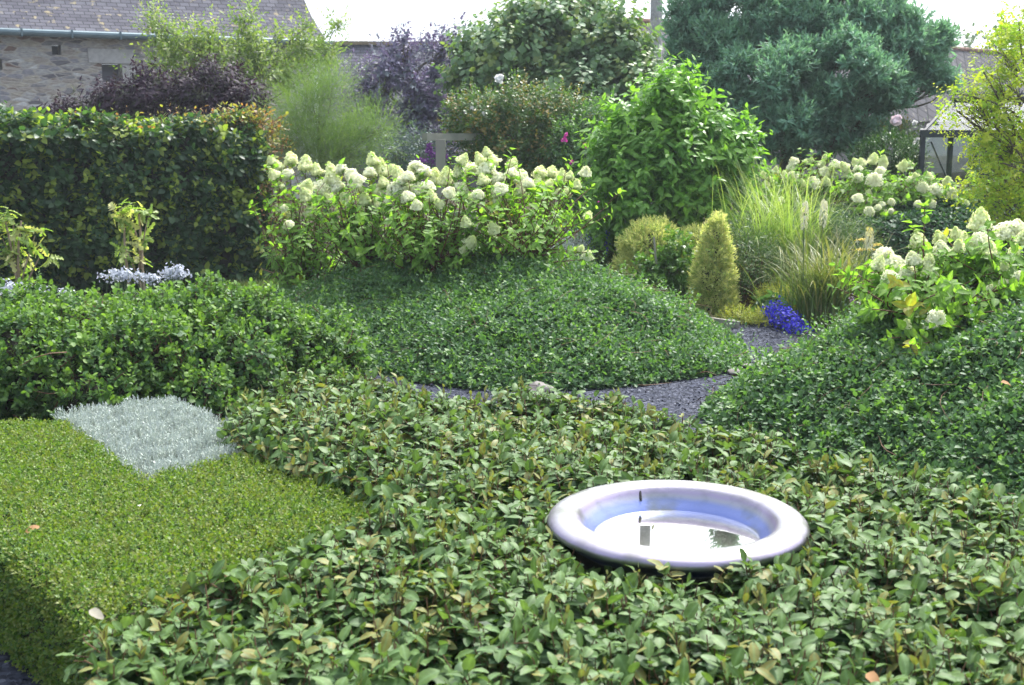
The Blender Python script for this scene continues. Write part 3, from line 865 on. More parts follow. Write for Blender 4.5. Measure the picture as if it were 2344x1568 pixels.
def hydrangea(label, group, base, heads, Yf, fill=40, skirt=40, leaf=.085, r=.5):
    base = np.array(base, float)
    t = thing('hydrangea', label, 'hydrangea', tuple(base), group)
    tips = []
    lv = Leaves(); st = Geo()
    for px, py, w, k in heads:
        Y = Yf(px, py) + rng.normal(0, .10)
        size = w / F * Y * .98
        c = at(px, py, Y); c[2] -= size * .36
        tips.append(c)
        o = bpy.data.objects.new('flower_head', PAN[k][rng.integers(3)]); COL.objects.link(o); o.parent = t
        o.location = Vector(c - base); s = size * rng.uniform(.95, 1.1)
        o.scale = (s, s, s * rng.uniform(.9, 1.1))
        lean = (c - base)[:2] / max(np.linalg.norm((c - base)[:2]), .1)
        a = rng.uniform(.1, .7)
        o.rotation_euler = (Vector((lean[0] * a + rng.normal(0, .28), lean[1] * a + rng.normal(0, .25) - .12, 1))).to_track_quat('Z', 'Y').to_euler()
    tips = np.array(tips)
    f = tips[rng.integers(0, len(tips), fill)] + rng.normal(0, .11, (fill, 3)) - np.stack([np.zeros(fill)] * 2 + [rng.uniform(.02, .22, fill)], 1)
    hz = tips[:, 2].max() - base[2]
    ph = rng.uniform(0, 2 * PI, skirt); rr = r * np.sqrt(rng.uniform(.15, 1, skirt))
    s_ = base + np.stack([rr * np.cos(ph), rr * np.sin(ph), rng.uniform(.12, .72, skirt) * hz], 1)
    ends = np.concatenate([tips, f, s_])
    b0 = base + np.concatenate([rng.normal(0, .07, (len(ends), 2)), np.zeros((len(ends), 1)) - .03], 1)
    D = ends - b0
    st.tubes(b0, ends, .007, .003, .07, 5, 5)
    sprigs(lv, b0 + D * .45, D, 8, np.linalg.norm(D, axis=1) * .5, leaf, leaf * .62, (72, 62), .18, .85, .3, .2, .55)
    sprigs(lv, ends - D * .04, D, 4, .05, leaf * .9, leaf * .55, (75, 55), .15, .8, .3, .2, .5)
    lv.build('foliage', T_POINT, MT['hyd'], t); st.build('stems', M['twig_red'], t, True)
    return t


def crop(ox, oy, L):
    out = []
    for e in L.split():
        a = e.split(','); out.append((ox + float(a[0]) / 2.96, oy + float(a[1]) / 2.96, float(a[2]) / 2.96, {'w': 'w', 'l': 'l', 'x': 'm'}[a[3]]))
    return out


HL = crop(745, 0, "320,1085,95,l 360,1125,110,l 405,1155,100,l 180,1165,90,w 215,1215,110,w 90,1250,110,x 300,1165,90,w 470,1140,90,l 500,1170,100,l 610,1115,100,w 660,1150,110,w 560,1190,90,w 510,1215,90,w 620,1190,90,l 720,1195,120,l 340,1290,100,x 270,1355,100,l 335,1375,110,x 455,1345,130,l 490,1275,130,w 560,1325,95,w 620,1270,130,w 690,1255,100,w 620,1385,90,x 820,1205,130,l 905,1165,90,l 910,1080,85,l 1100,1030,75,l 1060,1078,85,l 1140,1085,130,l 990,1130,115,w 1090,1135,120,w 1250,1110,95,l 1180,1195,105,w 1260,1165,95,w 1310,1190,130,w 1370,1235,100,w 1075,1215,100,l 905,1265,110,w 830,1295,100,w 1030,1305,85,w 1000,1345,90,l 1190,1275,120,w 1340,1300,110,x 1155,1358,80,l 1450,1165,110,l 1530,1165,100,l 1600,1195,100,l 1650,1190,70,l 1430,1235,90,l 1500,1245,80,l 1625,1300,80,l 1755,1160,100,x 1770,1460,80,l 780,1372,90,l 960,1510,90,l 40,1140,90,l 110,1135,80,w 140,1330,80,l 30,1220,90,w 20,1330,70,x 720,1330,90,l 560,1260,100,l 400,1235,90,l 240,1270,80,l 1230,1340,70,l 1560,1310,70,l 1700,1255,70,l")
HL += crop(745, 496.7, "1150,150,75,w 1265,92,95,x 1440,88,95,w 1455,45,95,w 1210,195,55,w 970,162,95,l 925,218,65,l 1150,75,90,l 1565,88,65,l 1770,258,85,x 950,35,80,l 1720,215,60,l")
HL += crop(0, 0, "1975,1078,100,l 2070,1112,115,l 1960,1168,95,w 1890,1122,85,l 2150,1152,90,l 2060,1262,95,l 2160,1262,120,w 2085,1322,100,l 1920,1402,75,w 2100,1432,105,l 1980,1452,75,l 1960,1512,75,w 2250,1200,120,l 1845,1085,70,l 1870,1172,90,l 2230,1340,80,l 1900,1260,70,l")
HR = crop(1563, 414, "2010,280,155,l 2180,335,165,w 2250,305,140,x 2035,392,140,w 1855,352,95,l 1755,388,120,l 1600,402,135,l 1750,458,120,x 1930,412,150,l 1870,442,100,l 2070,472,140,l 2290,392,110,l 1370,478,135,w 1310,562,115,l 1430,545,155,w 1410,642,115,w 1525,612,135,w 1565,518,115,x 1660,542,100,l 1670,612,115,l 1840,577,140,l 2090,607,100,l 2180,567,80,l 2180,682,95,w 2280,642,95,w 2085,727,105,x 2240,472,95,l 1530,827,115,l 1600,782,65,l 1715,897,115,w 1675,962,115,x 1825,938,155,w 1510,967,85,l 1890,742,65,l 1480,722,65,l 1970,897,45,l 2310,562,80,l 2390,420,140,w 2450,520,130,x 2380,640,120,l 2480,380,150,l")
HB = crop(1563, 0, "760,1088,75,x 735,1132,65,w 745,1182,75,w 825,1092,45,l 870,1082,45,l 925,1112,65,l 940,1152,80,x 960,1065,45,l 1035,1112,85,w 1110,1122,75,l 1180,1097,65,l 1220,1102,70,l 1190,1137,65,w 1285,1082,85,l 1345,1102,85,l 1340,1152,75,w 1480,1122,85,l 1540,1107,65,l 1190,1187,75,w 1295,1202,105,w 1110,1172,65,l 1000,1172,75,l 885,1227,105,x 965,1227,75,l 810,1237,55,l 690,1182,55,l 620,1152,55,l 540,1182,65,l 590,1222,60,l 500,1202,60,l 660,1347,55,w 1590,1202,75,l 1560,1222,85,w 1660,1192,85,l 1620,1257,75,w 1710,1272,105,w 1815,1292,85,x 1790,1217,75,l 1590,1372,55,w 1675,1377,75,w 1915,1382,65,l 1180,1332,85,w 1255,1302,50,l 1275,1342,50,w 1350,1382,50,w 1410,1357,55,w 1320,1397,50,w 1260,1417,75,w 1370,1432,55,w 1410,1422,40,w 2100,1232,65,l 2050,1272,55,l 560,1250,60,l 480,1240,50,l")


def ground_at(px, Y, m):
    x = (px - CX) / F * Y
    return np.array([x, Y, float(m.z(np.array([[x, Y]]))[0])])


YL = lambda px, py: 10.25 - np.clip((py - 345) / 200, 0, 1.2) * .75 + (.9 if px < 760 else .35 if px < 890 else 0) + (.25 if px > 1150 else 0)
bins = [(-1, 752, 10.75, 700, 'leftmost white and lime hydrangea, against the end of the beech hedge'),
        (752, 880, 10.25, 840, 'hydrangea on the left mound beside the leftmost one, green leaves low down'),
        (880, 1075, 9.8, 985, 'hydrangea on the left mound just below the grey timber post, thick with white heads'),
        (1075, 2000, 9.75, 1185, 'rightmost hydrangea on the left mound, leggy red stems and small white heads low down')]
for lo, hi, Y, bx, lab in bins:
    hydrangea(lab, 'hydrangeas on the left mound', ground_at(bx, Y, left_mound), [h for h in HL if lo <= h[0] < hi], YL, 46, 60, .082)
YR = lambda px, py: 7.45 - np.clip((py - 500) / 240, 0, 1) * .85
for lo, hi, Y, bx, lab in ((0, 2135, 6.95, 2120, 'hydrangea on the right mound leaning over the path with white heads nearly touching the creeper'),
                           (2135, 4000, 7.2, 2290, 'tallest hydrangea on the right mound, with the biggest cream heads')):
    hydrangea(lab, 'hydrangeas on the right mound', ground_at(bx, Y, right_mound), [h for h in HR if lo <= h[0] < hi], YR, 40, 55, .085)
YB = lambda px, py: 14.6 - np.clip((py - 360) / 120, 0, 1) * 1.0
for lo, hi, bx, lab in ((0, 1795, 1760, 'small hydrangea of the far bank half hidden by the tall grass clump'),
                        (1795, 1930, 1870, 'hydrangea of the far bank beside the acacia trunks'),
                        (1930, 2075, 2000, 'hydrangea of the far bank below the dark rounded evergreen'),
                        (2075, 2400, 2150, 'hydrangea of the far bank in front of the greenhouse post')):
    hydrangea(lab, 'hydrangeas on the far bank', ground_at(bx, 14.4, back_mound), [h for h in HB if lo <= h[0] < hi], YB, 40, 55, .085, .6)

# ------------------------------------------------------------------ grasses and bed plants
def blades(B, az, L, lean, droop, w, mat, name, parent, nseg=8):
    n = len(B); pos = B.copy(); V = []
    side = np.stack([-np.sin(az), np.cos(az), np.zeros(n)], 1)
    hd = np.stack([np.cos(az), np.sin(az), np.zeros(n)], 1)
    for k in range(nseg + 1):
        t = k / nseg
        ww = (w * (1 - t) ** .6 * min(1, .5 + t * 3))[:, None]
        V += [pos - side * ww / 2, pos + side * ww / 2]
        th = lean + droop * t ** 1.6
        pos = pos + (hd * np.sin(th)[:, None] + np.array([0, 0, 1]) * np.cos(th)[:, None]) * (L / nseg)[:, None]
    V = np.stack(V, 1); m = 2 * (nseg + 1)
    T = np.array([(2 * k, 2 * k + 1, 2 * k + 3, 2 * k + 2) for k in range(nseg)])
    T = (T[None] + (np.arange(n) * m)[:, None, None]).reshape(-1, 4)
    C = np.repeat(np.stack([rng.uniform(0, 1, n), np.zeros(n), rng.uniform(0, 1, n), np.zeros(n)], 1), m, 0)
    C[:, 1] = np.tile(np.repeat(np.arange(nseg + 1) / nseg, 2), n)
    return obj(name, V.reshape(-1, 3), T, mat, parent, C)


MT['sedge'] = leafmat('striped tall grass', (.15, .26, .09), (.25, .36, .13), fresh=(.38, .44, .21), rough=.45, trans=.35, fthr=.7, age=(.30, .33, .14))
MT['strap'] = leafmat('strap leaf', (.10, .17, .05), (.17, .24, .08), fresh=(.30, .27, .13), rough=.45, trans=.3, fthr=.8, age=(.22, .20, .08))
bY = 12.0; b0 = np.array([(1790 - CX) / F * bY, bY, 0])
t = thing('ornamental_grass', 'tall pale green fountain of arching grass behind the white torch flowers', 'grass clump', tuple(b0))
n = 760; az = rng.uniform(0, 2 * PI, n)
blades(b0 + np.stack([rng.normal(0, .20, n), rng.normal(0, .16, n), np.zeros(n)], 1), az, rng.uniform(.8, 1.6, n), rng.uniform(.02, .22, n), rng.uniform(.3, 2.5, n), rng.uniform(.010, .018, n), MT['sedge'], 'blades', t)
kY = 10.6; b0 = np.array([(1905 - CX) / F * kY, kY, 0])
tk = thing('torch_lily', 'clump of long strap leaves with three cream torch flowers beside the blue lobelia', 'torch lily', tuple(b0))
n = 620; az = rng.uniform(0, 2 * PI, n)
blades(b0 + np.stack([rng.normal(0, .17, n), rng.normal(0, .14, n), np.zeros(n)], 1), az, rng.uniform(.55, 1.0, n), rng.uniform(.05, .45, n), rng.uniform(.5, 2.1, n), rng.uniform(.010, .019, n), MT['strap'], 'blades', tk)
MT['torch'] = leafmat('torch floret', (.72, .70, .48), (.80, .78, .62), rough=.6, trans=.25, tcol=(1, 1, .8), age=(.70, .62, .18))
for px, py, ht, Y in ((1842, 458, 60, 10.4), (1886, 455, 58, 10.5), (1990, 517, 48, 10.3)):
    top = at(px, py, Y); sz = ht / F * Y; bs = np.array([b0[0] + rng.normal(0, .08), b0[1] - .05, 0])
    bs[0] = top[0] + (b0[0] - top[0]) * .25
    g = Geo(); g.tubes([bs], [top - [0, 0, sz * .5]], .008, .006, .01, 6, 6); s = g.build('flower_stalk', M['stalk'], tk, True)
    k = 110; u = rng.uniform(0, 1, k); ph = rng.uniform(0, 2 * PI, k); rr = (.018 + .012 * np.sin(PI * np.clip(u * 1.1, 0, 1)))
    P = top + np.stack([rr * np.cos(ph) * .6, rr * np.sin(ph) * .6, -u * sz], 1)
    D = np.stack([np.cos(ph), np.sin(ph), -1.1 + u * 0], 1)
    lv = Leaves(); lv.put(P, D, np.stack([np.cos(ph), np.sin(ph), np.ones(k)], 1), .042, .012, np.stack([rng.uniform(0, 1, k), (1 - u) * (1 if px > 1950 else .3), u * 0, u * 0], 1), .2)
    lv.build('torch_flower', T_OVAL, MT['torch'], tk)

MT['gold'] = leafmat('golden conifer sprays', (.60, .61, .24), (.75, .73, .35), fresh=(.30, .40, .12), rough=.7, spec=.2, trans=.42, tcol=(1.1, 1.2, .7), fthr=.66, age=(.66, .62, .27))


def scatter_plant(name, label, cat, lumps, dens, n, L, ll, lw, tm, mat, base, stemmat=None, group=None, spread=(70, 25), droop=0., shell=(.55, 1.), up=.4, outw=1., noise=.15, curl=.15, part='foliage', cull=.7, stems=40, inner=None, fresh=None, tip=.65):
    t = thing(name, label, cat, tuple(base), group)
    P, A = lump_samples(lumps, dens, noise, shell, cull, .01)
    k = in_view(P, .4); P, A = P[k], A[k]
    A2 = unit(A * outw + rng.normal(0, .4, A.shape) + [0, 0, up])
    lv = Leaves(); sprigs(lv, P, A2, n, L, ll, lw, spread, droop, tip, .3, curl, .4, fresh=fresh)
    lv.build(part, tm, mat, t)
    if stems:
        g = Geo(); k = rng.integers(0, len(P), stems)
        b_ = np.array(base) + np.concatenate([rng.normal(0, .05, (stems, 2)), np.zeros((stems, 1))], 1)
        g.tubes(b_, P[k], .008, .002, .05, 4, 4); g.build('stems', stemmat or M['twig'], t, True)
    if inner:
        g = Geo(); ellipsoids(g, lumps, inner); g.build('dark_core', M['inner'], t, True)
    return t, P, A2


def sub_lumps(lumps, k, f, flat=1.):
    out = []
    for c, r in lumps:
        r = np.array(r)
        for u in rvec(k):
            s = f * rng.uniform(.7, 1.25)
            out.append((np.array(c) + u * r * rng.uniform(.55, .95), tuple(np.array([r.mean(), r.mean(), r.mean() * flat]) * s)))
    return out


def base_of(px, Y, z=0): return ((px - CX) / F * Y, Y, z)


scatter_plant('golden_conifer', 'narrow golden yellow conifer cone standing at the path edge', 'conifer',
              pxlumps([(1632, 692, 48, 46, 11.0), (1632, 640, 44, 55, 11.0), (1634, 592, 34, 48, 11.0), (1637, 552, 21, 40, 11.0), (1641, 522, 9, 26, 11.0)]), 4200, 7, .06, .036, .012, T_NARROW, MT['gold'], base_of(1632, 11.), spread=(50, 12), shell=(.8, 1.03), up=.9, noise=.05, inner=.68, stems=0, cull=.85)
scatter_plant('golden_conifer', 'broad golden green conifer bush behind the grey stake', 'conifer',
              pxlumps([(1492, 630, 82, 62, 11.8), (1490, 570, 66, 58, 11.8), (1560, 610, 55, 70, 11.9), (1595, 570, 40, 45, 11.9)]), 3000, 7, .06, .038, .012, T_NARROW, MT['gold'], base_of(1500, 11.8), spread=(50, 12), shell=(.8, 1.05), up=.8, noise=.08, inner=.68, stems=0, cull=.85)
MT['green'] = leafmat('fresh green leaf', (.075, .16, .04), (.12, .22, .055), fresh=(.18, .27, .07), rough=.42, trans=.35, fthr=.8)
MT['midgreen'] = leafmat('mid green leaf', (.055, .11, .04), (.09, .16, .05), fresh=(.16, .2, .07), rough=.45, trans=.3, fthr=.85)
scatter_plant('leafy_bush', 'fresh green lobed leaf bush growing up in front of the broad golden conifer', 'bush',
              pxlumps([(1520, 640, 60, 55, 11.35), (1545, 590, 40, 50, 11.4), (1480, 660, 40, 35, 11.3)]), 330, 6, .10, .055, .045, T_LOBED, MT['green'], base_of(1520, 11.4), M['twig_red'], shell=(.3, 1.), noise=.2)
g = Geo(); a_ = at(1513, 700, 11.25); b_ = at(1496, 543, 11.25); g.tubes([a_ * [1, 1, 0]], [b_], .012, .010, .01, 4, 7)
tag(g.build('garden_stake', M['wood'], None, True), 'thin grey wooden stake standing in the green lobed bush', 'stake')
scatter_plant('leafy_herb', 'feathery green herb with thin dark seed stalks right of the narrow golden conifer', 'herb',
              pxlumps([(1712, 640, 45, 55, 11.2), (1740, 600, 45, 50, 11.4), (1705, 580, 35, 60, 11.4)]), 620, 8, .14, .05, .010, T_NARROW, MT['midgreen'], base_of(1718, 11.2), M['twig'], shell=(.2, 1.), up=.8, noise=.25, stems=90)
MT['alch'] = leafmat('lady mantle flower', (.34, .36, .06), (.46, .44, .10), fresh=(.20, .26, .06), rough=.6, trans=.3, fthr=.7)
scatter_plant('lady_mantle', 'low frothy yellow green flower mound at the path edge left of the blue lobelia', 'flowers',
              pxlumps([(1690, 732, 42, 26, 10.55), (1738, 738, 34, 24, 10.45), (1760, 690, 40, 30, 10.95), (1800, 680, 40, 26, 11.0)]), 2100, 8, .06, .014, .012, T_TINY, MT['alch'], base_of(1715, 10.8), M['stalk'], shell=(.4, 1.05), noise=.25)
MT['broad'] = leafmat('blue green round leaf', (.07, .15, .07), (.11, .2, .10), rough=.5, trans=.3)
scatter_plant('broad_leaf_clump', 'flat blue green rounded leaves between the yellow flowers and the lobelia', 'plant',
              pxlumps([(1762, 705, 38, 18, 10.8)]), 300, 3, .05, .10, .10, T_ROUND, MT['broad'], base_of(1760, 10.9), M['stalk'], shell=(.5, 1.), stems=15)
MT['lob'] = leafmat('lobelia flower', (.018, .014, .34), (.055, .040, .70), fresh=(.16, .15, .8), rough=.6, trans=.25, tcol=(1, 1, 1.2), fthr=.85)
LB = pxlumps([(1782, 718, 30, 24, 10.4), (1803, 740, 30, 22, 10.2), (1825, 753, 28, 16, 10.0)])
t, P, A = scatter_plant('lobelia', 'vivid deep blue lobelia mound beside the strap leaves', 'flowers', LB, 900, 4, .04, .02, .006, T_NARROW, MT['midgreen'], base_of(1795, 10.4), M['stalk'], noise=.3, stems=30)
k = rng.integers(0, len(P), 1150); lv = Leaves(); lv.put(P[k] + A[k] * .035 + rng.normal(0, .018, (1150, 3)), np.cross(A[k], rvec(1150)), A[k] + rng.normal(0, .5, (1150, 3)), .018, .018, rng.uniform(0, 1, (1150, 4)))
lv.build('blossoms', T_FLORET, MT['lob'], t)
MT['ach'] = leafmat('mustard flower', (.50, .36, .05), (.6, .46, .09), rough=.7, trans=.2)
t = thing('yarrow', 'few flat mustard yellow flower heads by the rightmost torch flower', 'flowers', base_of(1985, 10.5))
g = Geo(); lv = Leaves()
for px, py in ((1972, 548), (1968, 572), (2008, 560), (1993, 571)):
    c = at(px, py, 10.5); g.tubes([np.array([c[0], 10.5, 0])], [c], .004, .003, .02, 4, 4)
    k = 60; q = rng.normal(0, .025, (k, 2)); lv.put(c + np.concatenate([q, rng.normal(0, .006, (k, 1))], 1), np.concatenate([rng.normal(size=(k, 2)), np.zeros((k, 1))], 1), np.tile([0, 0, 1.], (k, 1)) + rng.normal(0, .3, (k, 3)), .013, .013, rng.uniform(0, 1, (k, 4)))
lv.build('blossoms', T_FLORET, MT['ach'], t); g.build('stems', M['stalk'], t, True)
# fine hazy green behind the torch lilies
scatter_plant('fine_leaved_perennial', 'fine hazy green foliage between the torch lilies and the ivy bank', 'plant',
              pxlumps([(1920, 540, 60, 60, 11.9), (1960, 590, 60, 60, 11.6), (1870, 560, 50, 60, 12.2)]), 420, 8, .2, .06, .006, T_NARROW, MT['midgreen'], base_of(1925, 11.8), M['stalk'], shell=(.1, 1.), up=1., noise=.2, stems=80)
MT['purple_fl'] = leafmat('purple flower spike', (.20, .12, .28), (.34, .22, .42), rough=.6, trans=.25)
t = thing('hyssop', 'loose dull purple flower spikes leaning out beside the strap leaves', 'flowers', base_of(1985, 9.9))
g = Geo(); lv = Leaves()
for px, py in ((1945, 675), (1965, 700), (1990, 665), (1955, 720), (1975, 735), (2005, 690)):
    c = at(px, py, 9.8); b_ = np.array(base_of(1985, 9.9)) + [rng.normal(0, .05), 0, .1]
    g.tubes([b_], [c], .003, .002, .04, 4, 4); k = 40; u = rng.uniform(.45, 1, k)[:, None]
    lv.put(b_ + (c - b_) * u + rng.normal(0, .012, (k, 3)), rvec(k), rvec(k), .022, .014, rng.uniform(0, 1, (k, 4)))
lv.build('blossoms', T_TINY, MT['purple_fl'], t); g.build('stems', M['twig_red'], t, True)
# behind the left mound
MT['salvia'] = leafmat('indigo flower', (.035, .030, .20), (.07, .05, .30), rough=.6, trans=.2, tcol=(1, 1, 1))
t, P, A = scatter_plant('salvia', 'grey green salvia with dark indigo spikes behind the left mound', 'flowers', pxlumps([(1375, 580, 45, 40, 12.9), (1420, 590, 40, 40, 12.9)]), 420, 6, .1, .05, .02, T_OVAL, MT['midgreen'], base_of(1390, 12.9), M['stalk'], shell=(.2, 1.), stems=50)
g = Geo(); lv = Leaves()
for i in range(22):
    c = at(rng.uniform(1335, 1435), rng.uniform(525, 560), 12.8 + rng.normal(0, .15)); b_ = c - [rng.normal(0, .03), 0, .45]
    k = 36; u = rng.uniform(.5, 1, k)[:, None]; g.tubes([b_], [c], .003, .002, .02, 3, 4)
    lv.put(b_ + (c - b_) * u + rng.normal(0, .010, (k, 3)), rvec(k), rvec(k), .022, .016, rng.uniform(0, 1, (k, 4)))
lv.build('blossoms', T_TINY, MT['salvia'], t); g.build('flower_stalks', M['stalk'], t, True)
scatter_plant('silver_bush', 'silver grey leafy bush glimpsed under the rightmost hydrangea of the left mound', 'silver bush', pxlumps([(1300, 570, 55, 40, 12.6), (1250, 590, 40, 30, 12.5)]), 700, 7, .1, .035, .009, T_NARROW, MT['silver'], base_of(1290, 12.6), M['stalk'], shell=(.2, 1.), up=.8)

# variegated saplings and lilac white flowers behind the box hedge
MT['var'] = leafmat('variegated lobed leaf', (.17, .27, .07), (.30, .37, .12), fresh=(.50, .47, .24), rough=.5, trans=.4, fthr=.72)
for lab, bx, L in (('variegated yellow green sapling with two thin stems before the beech hedge', 318, [(300, 490, 55, 26, 9.4), (320, 530, 35, 25, 9.4), (285, 560, 26, 18, 9.4), (318, 600, 22, 22, 9.4), (340, 495, 26, 18, 9.4)]),
                   ('variegated sapling cut off by the left edge of the picture', 42, [(30, 505, 50, 25, 9.2), (80, 540, 40, 28, 9.2), (5, 545, 40, 40, 9.2), (100, 570, 26, 18, 9.2), (20, 600, 40, 40, 9.2), (50, 650, 40, 25, 9.2)])):
    Yv = L[0][4]
    t = thing('variegated_sapling', lab, 'sapling', base_of(bx, Yv), 'variegated saplings behind the box hedge')
    lumps = pxlumps(L); P, A = lump_samples(lumps, 38, .1, (.2, 1.), .0)
    lv = Leaves(); A2 = unit(A + [0, 0, .5] + rng.normal(0, .2, A.shape)); sprigs(lv, P, A2, 5, .05, .105, .072, (85, 60), .25, .8, .25, .3, .7)
    lv.build('foliage', T_JAG, MT['var'], t)
    g = Geo(); bb = np.array(base_of(bx, Yv))
    for dx in (-.03, .03): g.tubes([bb + [dx, 0, 0]], [lumps[0][0] + [dx * 2, 0, 0]], .016, .008, .03, 6, 6)
    for c, r in lumps: g.tubes([bb + [0, 0, c[2] * .6]], [c], .008, .004, .05, 4, 5)
    g.build('stems', M['twig_pale'], t, True)
MT['lilac'] = leafmat('lilac white floret', (.40, .43, .50), (.58, .60, .66), rough=.7, trans=.25, tcol=(1, 1, 1))
for lab, L in (('lilac white flower froth in front of the two stemmed variegated sapling', [(280, 630, 48, 18, 8.1), (345, 636, 35, 14, 8.1), (400, 624, 42, 20, 8.2)]),
               ('lilac white flower froth at the left edge of the picture', [(30, 660, 45, 16, 7.9), (80, 664, 28, 14, 7.9)]),
               ('small tuft of lilac white flowers left of the flower froth below the sapling', [(150, 668, 22, 12, 8.0)])):
    lumps = pxlumps(L); c0 = lumps[0][0]
    t = thing('white_flower_clump', lab, 'flowers', (c0[0], c0[1], 0), 'lilac white flower clumps behind the box hedge')
    P, A = lump_samples(lumps, 3200, .3, (.2, 1.1), .3); n = len(P)
    lv = Leaves(); lv.put(P, rvec(n), A + rng.normal(0, .5, (n, 3)) + [0, -.3, .3], .017, .017, rng.uniform(0, 1, (n, 4))); lv.build('blossoms', T_FLORET, MT['lilac'], t)
    g = Geo(); k = rng.integers(0, n, 70); g.tubes(np.stack([P[k][:, 0] * .6 + c0[0] * .4, P[k][:, 1], P[k][:, 2] * 0], 1), P[k], .004, .002, .03, 4, 3); g.build('stems', M['stalk'], t, True)

# ------------------------------------------------------------------ shrubs and trees of the background
def tree(name, label, lumps, dens, n, L, ll, lw, tm, mat, base, top, r0, cat='tree', bark='bark', tw=3, group=None, main=None, **k):
    t, P, A = scatter_plant(name, label, cat, lumps, dens, n, L, ll, lw, tm, mat, base, part='crown', stems=0, group=group, **k)
    g = Geo(); limbs(g, base, top, r0, main or lumps, tw=tw or (8 if main else 0)); g.build('trunk', M[bark], t, True)
    return t, P, A


MT['dog'] = leafmat('lime green shrub leaf', (.080, .19, .035), (.13, .28, .05), fresh=(.21, .37, .07), back=(.14, .24, .09), rough=.4, trans=.42, fthr=.7, age=(.16, .30, .05), vein=.4)
tree('flowering_dogwood', 'bright fresh green bush with drooping pointed leaves behind the golden conifers',
     pxlumps([(1530, 270, 60, 75, 12.9), (1470, 310, 85, 60, 12.9), (1590, 330, 90, 70, 12.9), (1520, 380, 130, 80, 12.8), (1420, 400, 70, 80, 13.0), (1650, 390, 75, 75, 12.9), (1480, 470, 90, 60, 12.7), (1590, 470, 90, 60, 12.8), (1550, 215, 28, 40, 12.9), (1400, 520, 50, 60, 12.9), (1690, 330, 25, 30, 12.9)]),
     120, 8, .26, .135, .066, T_POINT, MT['dog'], base_of(1540, 12.9), at(1540, 260, 12.9), .03, 'bush', 'twig', droop=.35, shell=(.35, 1.02), up=.7, noise=.18, cull=.55, spread=(75, 50))
MT['acacia'] = leafmat('blue green acacia leaf', (.115, .245, .175), (.18, .33, .235), age=(.21, .37, .27), fresh=(.22, .36, .25), back=(.11, .19, .15), rough=.55, trans=.35, tcol=(1.2, 1.4, .8), fthr=.75)  # age colour paints the tuft tips paler, as if catching light
AL = pxlumps([(2130, 110, 45, 50, 17.5), (2150, 190, 35, 30, 17.3), (1555, 230, 40, 45, 17.5), (1560, 45, 38, 40, 17.9), (1550, 110, 32, 34, 17.8), (1640, 105, 75, 60, 17.6), (1610, 190, 60, 65, 17.6), (1700, 70, 110, 70, 17.8), (1850, 40, 130, 70, 17.8), (1980, 70, 110, 70, 17.6), (2070, 110, 70, 75, 17.4), (1770, 180, 140, 85, 17.0), (1930, 180, 140, 85, 16.9), (1650, 250, 105, 80, 17.3), (1800, 290, 130, 75, 16.8), (1930, 290, 100, 65, 17.0), (2040, 210, 75, 60, 17.1), (2115, 165, 35, 25, 17.2), (1590, 290, 55, 55, 17.6), 
               (1620, 25, 40, 35, 17.9), (1650, -40, 115, 75, 18.2), (1800, -70, 150, 80, 18.4), (1960, -50, 130, 75, 18.2), (1712, -312, 30, 26, 17.9)])
ALS = sub_lumps(AL, 27, .29)
t, P, A = tree('acacia_tree', 'large blue green fine leaved acacia tree with twin trunks before the long slate barn', ALS, 150, 11, .14, .095, .028, T_OVAL, MT['acacia'], base_of(1795, 17.5), at(1790, -200, 18.2), .15, bark='bark_green', droop=.0, shell=(.0, 1.0), up=.9, noise=.2, cull=.0, spread=(75, 15), tw=0, tip=.7, main=AL)
g = Geo(); g.tubes([base_of(1815, 17.4)], [at(1850, 120, 17.4)], .11, .05, .03, 8, 9); g.build('trunk', M['bark_green'], t, True)
MT['cercis'] = leafmat('round grey green leaf', (.11, .195, .10), (.175, .275, .135), fresh=(.22, .27, .10), back=(.18, .23, .14), rough=.5, trans=.32, fthr=.8)
CL = pxlumps([(1240, 75, 110, 55, 19.5), (1170, 140, 115, 70, 19.3), (1330, 120, 150, 90, 19.5), (1410, 150, 75, 80, 19.4), (1260, 210, 160, 80, 19), (1400, 250, 130, 85, 19), (1095, 185, 60, 60, 19.2), (1505, 215, 40, 45, 19.2), (1450, 210, 50, 60, 19.3), (1170, 300, 100, 70, 19.2), (1330, 60, 90, 45, 19.6)])
tree('judas_tree', 'wide tree of rounded grey green leaves left of the concrete pole', sub_lumps(CL, 11, .42),
     55, 8, .34, .105, .10, T_HEART, MT['cercis'], base_of(1300, 19.5), at(1300, 150, 19.5), .13, droop=.35, shell=(.3, 1.04), up=.5, noise=.2, cull=.3, spread=(80, 55), tw=0, main=CL)
MT['smoke'] = leafmat('purple smoke bush leaf', (.13, .125, .20), (.195, .18, .275), fresh=(.15, .19, .21), rough=.55, trans=.25, tcol=(1.2, .9, 1.1), fthr=.7)
SL = pxlumps([(865, 185, 65, 60, 20), (950, 150, 75, 50, 20.2), (1010, 130, 40, 45, 20.2), (930, 230, 105, 65, 19.8), (835, 235, 50, 65, 20), (870, 310, 85, 60, 19.6), (985, 300, 80, 80, 19.8), (925, 360, 110, 55, 19.6), (925, 100, 22, 18, 20), (1035, 85, 25, 18, 20.2), (800, 330, 50, 50, 19.6)])
tree('purple_smoke_tree', 'hazy mauve purple tree in front of the middle slate roof', sub_lumps(SL, 6, .38),
     85, 9, .30, .085, .042, T_OVAL, MT['smoke'], base_of(925, 20), at(940, 160, 20), .09, droop=.1, shell=(.2, 1.05), up=.4, noise=.2, cull=.3, tw=0, main=SL)
MT['elder'] = leafmat('dark purple elder leaf', (.026, .016, .030), (.052, .032, .052), fresh=(.045, .055, .028), rough=.55, spec=.12, trans=.2, tcol=(1.4, .8, .9), fthr=.8)
